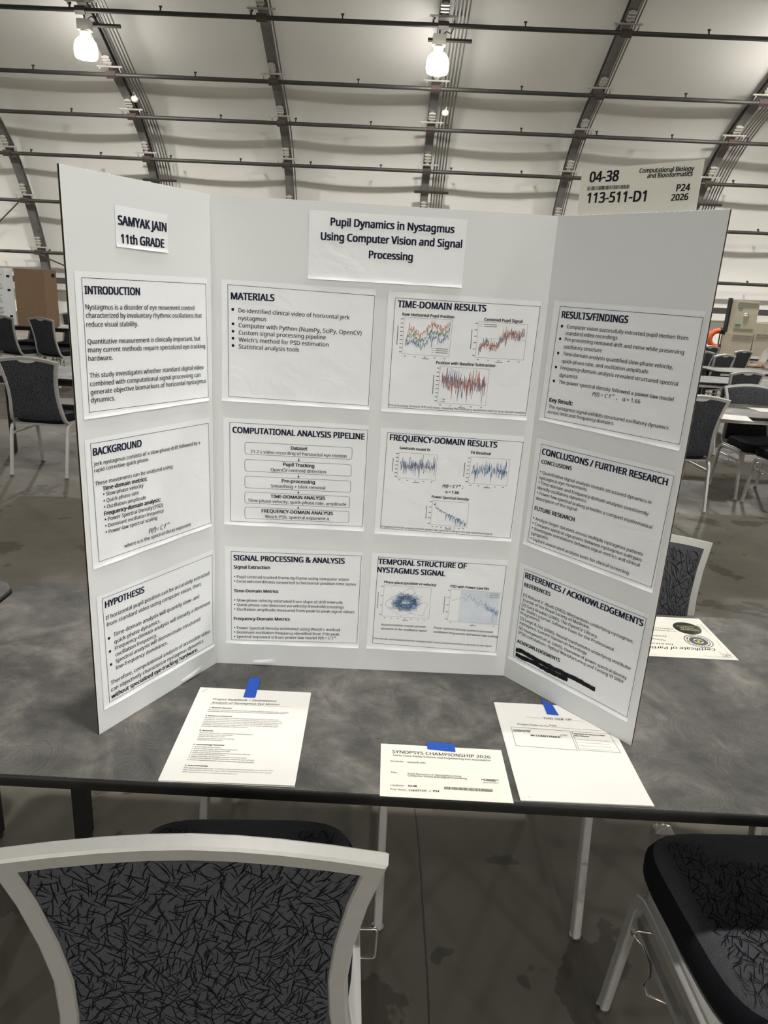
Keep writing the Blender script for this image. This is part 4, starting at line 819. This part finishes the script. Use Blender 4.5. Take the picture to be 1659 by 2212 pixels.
LOOSE={'notebook':('paper_stack','stapled pages titled Project Notebook, blue tape at the top edge','papers',4,.00022),
'form':('paper_stack','blank looking form stack reading THIS SIDE UP, under the right wing corner','papers',5,.00022),
'card':('info_card','cream card reading SYNOPSYS CHAMPIONSHIP 2026 at the table edge','card',1,.0004),
'cert':('certificate','upside down certificate with two round seals behind the right wing','certificate',1,.0003)}
TAPES={'notebook':'blue tape strip holding the stapled Project Notebook pages','form':'blue tape strip on the THIS SIDE UP form, half under the right wing','card':'wide blue tape strip across the top of the cream card'}
rr=random.Random(11)
for si,d in enumerate(DATA):
    p=d['p']; cx,cy,w,h=[x*k3 for x in d['r'][:4]]; an=d['r'][4]
    if p in 'LCR':
        an=max(-.008,min(.008,an)) if d['n']!='name_sheet' else an
        s=sheet_mesh(cx,cy,w,h,an,.0024,.0007).build(d['n'],M['paper'],board,60); s.matrix_local=BI@plane(p); s['label']=d['l']
        W=.0012
        if 'b' in d:
            m=MB(); pts=[P2(x) for x in d['b']]; poly2(m,pts+pts[:1],.0007,W,1); m.build('printed_border',[M['ink'],M['navy']],s)
        fill_boxes(d,s,W)
        for ci,c in enumerate(d.get('c',[])): chart(c[0],[P2(x) for x in c[1:]],s,W,31*si+ci+5)
        fill_text(d,s,W+.0002)
        for j,g in enumerate(d.get('k',[])):
            m=MB(); pts=[Vector(P2(x)) for x in g]; wd=(.0085,.0085,.002)[j]
            fine=[]
            for a,b in zip(pts,pts[1:]): fine+= [a.lerp(b,t/6) for t in range(6)]
            fine.append(pts[-1])
            for q in range(7 if j<2 else 1):
                off=(q-3)*wd/7.5
                poly2(m,[v+Vector((rr.gauss(0,.0004),off+rr.gauss(0,.0005))) for v in fine],.0023,W+.0004+q*.00001,0)
            m.build('marker_scribble',[M['ink']],s)
    elif p=='T':
        nm,lab,cat,n,t=LOOSE[d['n']]
        if d['n']=='form': cx,cy,w,h,an=.3755,-.2525,.216,.288,-.012
        if d['n']=='cert': cx,cy,w,h,an=.734,.2275,.279,.218,-.004
        top=(t*1.15*(n-1)+t+.0001)
        rt=empty(nm,(cx,cy,Z0+.0004)); tag(rt,lab,cat)
        pg=stack_mesh(0,0,w,h,an,n,t,rr,.0012 if n>1 else 0).build('sheets' if n>1 else 'card_face',M['card'] if n==1 else M['paper_flat'],rt)
        pg.name='page_block' if n>1 else 'card_sheet'
        off=Matrix.Translation((-cx,-cy,0))
        W=top+.0004
        fill_text(d,rt,W); fill_boxes(d,rt,W); barcode(d,rt,W)
        if 's' in d:
            m=MB(); a,b=[P2(x) for x in d['s'][0]]; m.tube([(a[0],a[1],W),(a[0],a[1],W+.0006),(b[0],b[1],W+.0006),(b[0],b[1],W)],.00035,6); m.build('staple',M['chrome'],rt)
        for g in d.get('k',[]):
            m=MB(); poly2(m,[P2(x) for x in g],.0006,W,0); m.build('handwriting',[M['grey_ink']],rt)
        if 'u2' in d:
            m=MB()
            for a,b in d['u2']: line2(m,P2(a),P2(b),.0005,W,0)
            for cxx,cyy in (P2(d['u2'][0][0]),P2(d['u2'][4][1])):       # corner flourishes
                for k in range(26):
                    a=rr.uniform(0,6.28); R_=rr.uniform(.002,.011); q=Vector((cxx-.012+rr.gauss(0,.009),cyy+(.010 if cyy<.2 else -.012)+rr.gauss(0,.006)))
                    poly2(m,[q+Vector((cos(a+j*.9)*R_*(1-j*.15),sin(a+j*.9)*R_*(1-j*.15)))*.5 for j in range(5)],.0005,W,0)
            m.build('ornament',[M['grey_ink']],rt)
            for j,(c0,l0,r0) in enumerate(d['e']):
                c0,l0,r0=[Vector(P2(x)) for x in (c0,l0,r0)]; R_=(.034,.034)[j]
                def ring(m,ra,rb,mi,w): m.add([(c0.x+q*cos(2*pi*k/48),c0.y+q*sin(2*pi*k/48),w) for q in (ra,rb) for k in range(48)],[(k,(k+1)%48,48+(k+1)%48,48+k) for k in range(48)],mi)
                m=MB(); ring(m,R_,.0001 if j==0 else R_-.0012,0,W)
                if j==1:
                    ring(m,R_-.002,R_-.0026,0,W); ring(m,.0215,.0200,0,W); ring(m,.0195,.012,3,W)
                    for k in range(26):
                        a=2*pi*k/26; q=c0+Vector((cos(a),sin(a)))*.0262; t=Vector((-sin(a),cos(a)))
                        line2(m,q-t*.0014,q+t*.0014,.0032 if k%3 else .0018,W,0)
                    m.add([(c0.x+.012*cos(a),c0.y+.0105*sin(a),W+.00015) for a in (0,pi/2,pi,3*pi/2)],[(0,1,2,3)],0)
                    bx=[(-.002,.010),(.0055,.001),(.001,.0012),(.0035,-.010),(-.0055,.0012),(-.0005,.001)]
                    m.add([(c0.x-x,c0.y-y,W+.0003) for x,y in bx],[(0,1,2),(0,2,5),(2,3,5),(3,4,5)],1)
                else:
                    put_text(m,'h',(c0.x+.026,c0.y-.006),(c0.x-.020,c0.y-.006),'Synopsys',W+.0002,2)
                    put_text(m,'B',(c0.x+.022,c0.y+.013),(c0.x-.022,c0.y+.013),'Foundation',W+.0002,2)
                    put_text(m,'n',(c0.x+.016,c0.y+.003),(c0.x-.018,c0.y+.003),'Outreach',W+.0002,4)
                m.build('seal',[M['seal_black'],M['yellow'],M['gold'],M['grey_ink'],M['paper_flat']],rt)
        for c in rt.children:
            if c is not pg: c.matrix_local=off
        if d['n'] in TAPES:
            q=[P2(x) for x in d['q'][0]]; m=MB(); z=W+.0004; G=[]
            a,b,c,e=[Vector(x) for x in q]; nn=14
            ragg=lambda: rr.uniform(-.0006,.0006)
            for j in range(nn+1):
                for i in range(5):
                    pt=a.lerp(b,i/4).lerp(e.lerp(c,i/4),j/nn)
                    if j in(0,nn): pt=pt+(a-e).normalized()*ragg()
                    zz=z
                    G.append((pt.x,pt.y,zz))
            for zz,fl in ((0,False),(-.00012,True)):
                fs=[]
                for j in range(nn):
                    for i in range(4):
                        k=j*5+i; f=(k,k+5,k+6,k+1); fs.append(f if fl else f[::-1])
                m.add([(x,y,zc+zz) for x,y,zc in G],fs)
            o=m.build('tape_strip',M['tape'],None,None,(0,0,Z0+.0004)); normals_out(o); tag(o,TAPES[d['n']],'tape','blue tape strips on the main table')
    else:
        topv=cy+h/2; H=.14
        s=MB().box((cx-w/2,topv-H,-.0006),(cx+w/2,topv,0)).build('number_card',M['card']); s.matrix_world=plane('S')
        tag(s,'cream card numbered 04-38 sticking up behind the right wing of the board','sign')
        fill_text(d,s,.0004); barcode(d,s,.0004,9)

# torn flaps on the board's lower edge
for p,x,wd in (('C',.075,.05),('L',.20,.06)):
    m=MB(); g=[]
    for j in range(5):
        for i in range(9):
            u=i/8; v=j/4; g.append((x+wd*u, .001+.016*v*(.6+.4*u), .0008+.004*sin(pi*v)*sin(pi*u)**.7*(1-.3*u)))
    m.v=g; m.f=[(j*9+i,j*9+i+1,j*9+i+10,j*9+i+9) for j in range(4) for i in range(8)]; m.m=[0]*32
    o=m.build('torn_flap',M['board_white'],board,60); o.matrix_local=BI@plane(p)

# ------------------------------------------------------------------ things further back
def brown_board():
    rt=empty('folded_cardboard',(-4.59,8.92,.742),rad(4)); tag(rt,'brown back of a folded cardboard display on the far left table','display board')
    H=.74
    for nm,pts in (('back_panel',[(-.30,.0),(.075,.03)]),('side_panel',[(.075,.03),(.20,.14)]),('side_panel',[(-.30,.0),(-.33,.12)])):
        a,b=pts; d=Vector((b[0]-a[0],b[1]-a[1],0)).normalized(); n=Vector((-d.y,d.x,0))*.004; m=MB()
        A=Vector((*a,0));B=Vector((*b,0)); m.loft([[A,B,B+n,A+n],[v+Vector((0,0,H)) for v in (A,B,B+n,A+n)]]); m.build(nm,M['kraft'],rt)
    m=MB(); a=Vector((.075,.03,0)); b=Vector((.20,.14,0)); d=(b-a).normalized(); n=Vector((d.y,-d.x,0))*.001; q=a+d*.10
    m.add([q+n+Vector((0,0,.65)),q+n+d*.045+Vector((0,0,.65)),q+n+d*.045+Vector((0,0,.70)),q+n+Vector((0,0,.70))],[(0,1,2,3)]); m.build('stamp',M['ink'],rt)
brown_board()
def white_board():
    rt=empty('poster_board',(-5.17,8.80,.742),rad(2)); tag(rt,'white poster covered in blue headed text, cut by the left edge','display board')
    MB().box((-.42,0,0),(.20,.005,.74)).build('poster_panel',M['board_white'],rt)
    m=MB(); A=Vector((.20,0,0)); B=Vector((.255,.11,0)); n=Vector((-.003,.003,0)); m.loft([[A,B,B+n,A+n],[v+Vector((0,0,.74)) for v in (A,B,B+n,A+n)]]); m.build('side_panel',M['board_white'],rt)
    r=random.Random(2); m=MB()
    for cx in (-.2,.05):
        z=.68
        while z>.08:
            m.box((cx-.10,-.0008,z),(cx+r.uniform(-.02,.05),0,z+.018),1); z-=.035
            for k in range(r.randint(3,6)): m.box((cx-.10,-.0006,z),(cx+r.uniform(.05,.11),0,z+.006),0); z-=.017
            z-=.02
    m.build('printed_text',[M['grey_ink'],M['navy']],rt)
    m=MB(); d=(B-A).normalized(); n=Vector((d.y,-d.x,0))*.001
    for z in (.62,.44,.10):
        q=A+d*.02+n+Vector((0,0,z)); m.add([q,q+d*.05,q+d*.05+Vector((0,0,.03)),q+Vector((0,0,.03))],[(0,1,2,3)])
    m.build('side_heading',M['navy'],rt)
white_board()
# papers on the table at the right
for (x,y,w,h,a,lab) in ((2.70,3.93,.216,.279,-.3,'white paper at the near edge of the paper strewn table'),(3.25,4.44,.30,.216,.05,'white paper at the far edge of the paper strewn table')):
    o=stack_mesh(0,0,w,h,0,2,.0004,rr,.004).build('loose_paper',M['paper_flat'],None,None,(x,y,.7405)); o.rotation_euler=(0,0,a); tag(o,lab,'paper')
# beige portable climate unit
def unit():
    rt=empty('climate_unit',HP(9.22,20.0,0),PSI); rt.scale=(.87,)*3; tag(rt,'tall beige portable air conditioning unit on wheels far back right','air conditioner')
    def bx(m,a,b,mi=0): m.box(a,b,mi)
    m=MB(); bx(m,(-.38,0,.16),(.33,.62,.88)); m.build('lower_cabinet',M['beige'],rt)
    m=MB(); bx(m,(.36,.0,.16),(1.5,.62,1.22)); m.build('side_cabinet',M['beige'],rt)
    m=MB(); bx(m,(-.33,.04,.88),(.36,.52,1.84)); m.build('upper_cabinet',M['beige'],rt)
    m=MB(); bx(m,(-.40,.36,.80),(-.335,.54,1.90)); m.build('duct_plenum',M['black_plastic'],rt)
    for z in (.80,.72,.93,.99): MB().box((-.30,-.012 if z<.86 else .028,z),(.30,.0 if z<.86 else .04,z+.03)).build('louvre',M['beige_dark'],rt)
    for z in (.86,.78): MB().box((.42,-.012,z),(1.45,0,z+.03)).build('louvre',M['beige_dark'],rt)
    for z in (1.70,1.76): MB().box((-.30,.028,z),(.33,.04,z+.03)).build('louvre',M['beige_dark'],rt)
    MB().lathe([(.085,0),(.085,.02),(.06,.03),(.01,.03)],20,0,Matrix.Translation((.02,.04,1.40))@Matrix.Rotation(rad(90),4,'X')).build('dial',M['chrome'],rt,40)
    m=MB(); bx(m,(-.26,.03,1.60),(-.12,.04,1.64)); m.build('badge',M['teal'],rt); MB().box((-.28,.03,1.10),(-.10,.04,1.15)).build('badge',M['teal'],rt)
    for x in (-.3,.25,.5,1.4):
        MB().lathe([(.02,-.03),(.075,-.03),(.08,0),(.075,.03),(.02,.03)],16,0,Matrix.Translation((x,.12,.08))@Matrix.Rotation(rad(90),4,'Y')).build('wheel',M['rubber'],rt,40)
        MB().box((x-.045,.07,.10),(x+.045,.17,.162)).build('caster_bracket',M['black_metal'],rt)
unit()
hz=empty('duct_hose',HP(8.79,20.5,0),PSI); hz.scale=(.87,)*3; tag(hz,'orange curved duct hose left of the tall beige unit','hose')
m=MB(); R_=.25
m.tube([(R_*cos(a),0,.66+R_*sin(a)) for a in [rad(85+190*k/18) for k in range(19)]],.085,14); m.build('hose_bend',M['hose'],hz,60)
for z,xx in ((.91,.03),(.41,.03)):
    MB().tube([(xx,0,z),(xx+.2,0,z)],.095,14).build('hose_collar',M['black_plastic'],hz,60)
for xx in (.05,.2): MB().tube([(xx,0,0),(xx,0,.91)],.02,8).build('hose_stand',M['black_metal'],hz,60)
# scrap of plastic film on the floor
r=random.Random(4); m=MB(); g=[]
for j in range(7):
    for i in range(9): g.append(((i-4)*.007+r.gauss(0,.002),(j-3)*.007+r.gauss(0,.002),.002+abs(r.gauss(0,.006))*(1 if 0<i<8 and 0<j<6 else 0)))
m.v=g; m.f=[(j*9+i,j*9+i+1,j*9+i+10,j*9+i+9) for j in range(6) for i in range(8)]; m.m=[0]*48
o=m.build('plastic_scrap',M['film'],None,None,(.94,.42,.001)); tag(o,'crumpled scrap of clear plastic on the floor under the main table','litter')

# ------------------------------------------------------------------ seated person at the right edge
def person():
    rt=empty('person',(5.87,8.80,0),rad(115)); tag(rt,'person in a white knit sweater leaning on a back table, cut by the right edge','person')
    # local: faces +y; joints
    J={'pel':((0,-.02,.52),.135),'wai':((0,.03,.68),.125),'che':((0,.13,.86),.135),'nek':((0,.23,1.03),.055),'hea':((0,.30,1.14),.085),'cro':((0,.32,1.22),.08),
     'hl':((-.10,0,.52),.085),'kl':((-.11,.42,.52),.062),'al':((-.11,.40,.09),.042),'tl':((-.11,.55,.05),.035),
     'hr':((.10,0,.52),.085),'kr':((.11,.42,.52),.062),'ar':((.11,.40,.09),.042),'tr':((.11,.55,.05),.035),
     'sl':((-.18,.17,.95),.06),'el':((-.21,.27,.97),.05),'wl':((-.10,.50,.775),.032),
     'sr':((.18,.17,.95),.06),'er':((.22,.29,.97),.05),'wr':((.12,.53,.775),.032)}
    E_=[('pel','wai'),('wai','che'),('che','nek'),('nek','hea'),('hea','cro'),('pel','hl'),('hl','kl'),('kl','al'),('al','tl'),('pel','hr'),('hr','kr'),('kr','ar'),('ar','tr'),('che','sl'),('sl','el'),('el','wl'),('che','sr'),('sr','er'),('er','wr')]
    def skin(name,J,E_,mat,root,lev=2,root_key=None):
        ks=list(J); me=bpy.data.meshes.new(name); me.from_pydata([J[k][0] for k in ks],[(ks.index(a),ks.index(b)) for a,b in E_],[])
        o=bpy.data.objects.new(name,me); C.objects.link(o); o.parent=root
        md=o.modifiers.new('skin','SKIN'); md.use_smooth_shade=True
        sv=me.skin_vertices[0].data if me.skin_vertices else None
        if sv is None:
            bm=bmesh.new(); bm.from_mesh(me); bm.verts.layers.skin.verify(); bm.to_mesh(me); bm.free(); sv=me.skin_vertices[0].data
        for i,k in enumerate(ks): sv[i].radius=(J[k][1],)*2; sv[i].use_root=(k==(root_key or ks[0]))
        sd=o.modifiers.new('sub','SUBSURF'); sd.levels=lev; sd.render_levels=lev
        me.materials.append(mat); return o
    for sx,k in ((-1,'wl'),(1,'wr')):
        w=Vector(J[k][0]); f=Vector((-.10*sx*0+.02,.09,-.008)); pk='p'+k; J[pk]=((w+f*.75)[:],.03); E_.append((k,pk))
        for q,(dx,L) in enumerate(((-.03,.075),(-.010,.085),(.010,.08),(.028,.062))):
            b=w+f*.95+Vector((dx,0,0)); a='f%s%d'%(k,q); J[a]=((b+Vector((dx*.3,L*.5,.012)))[:],.0095); J[a+'t']=((b+Vector((dx*.4,L,-.006)))[:],.008); E_+= [(pk,a),(a,a+'t')]
        a='t%s'%k; J[a]=((w+Vector((sx*-.045,.05,-.004)))[:],.011); J[a+'t']=((w+Vector((sx*-.05,.095,-.006)))[:],.009); E_+= [(k,a),(a,a+'t')]
    skin('body',J,E_,M['skin'],rt)
    big=lambda k,s=1.18: (J[k][0],J[k][1]*s+.008)
    sw={k:big(k) for k in ('wai','che','sl','el','sr','er')}; sw['wl']=(J['wl'][0],.052); sw['wr']=(J['wr'][0],.052); sw['pel']=((0,-.01,.57),.15); sw['nek']=((0,.215,1.01),.088); sw['che']=((0,.145,.86),.19)
    skin('sweater',sw,[('pel','wai'),('wai','che'),('che','nek'),('che','sl'),('sl','el'),('el','wl'),('che','sr'),('sr','er'),('er','wr')],M['knit'],rt,2,'wai')
    tr={k:big(k,1.1) for k in ('pel','hl','kl','hr','kr','al','ar')}
    skin('trousers',tr,[('pel','hl'),('hl','kl'),('kl','al'),('pel','hr'),('hr','kr'),('kr','ar')],M['trouser'],rt,2)
    ha={'c':((0,.285,1.225),.102),'b':((0,.22,1.12),.095),'d':((.0,.16,.98),.07),'e':((-.07,.25,1.08),.045),'f':((-.09,.27,.92),.035)}
    skin('hair',ha,[('c','b'),('b','d'),('b','e'),('e','f')],M['hair'],rt,2,'b')
    m=MB()
    for sx in (-1,1): m.lathe([(.001,-.008),(.007,-.004),(.008,0),(.007,.004),(.001,.008)],10,1,Matrix.Translation((sx*.03,.374,1.165)))
    m.lathe([(.001,.03),(.010,.008),(.014,-.006),(.006,-.014),(.001,-.016)],10,0,Matrix.Translation((0,.392,1.14))); m.box((-.022,.372,1.098),(.022,.386,1.106),2)
    m.build('face',[M['skin'],M['ink'],M['kraft']],rt,50)
person()
dup(chair0,(5.90,8.81,0),rad(115),'banquet chair the person in the sweater sits on')
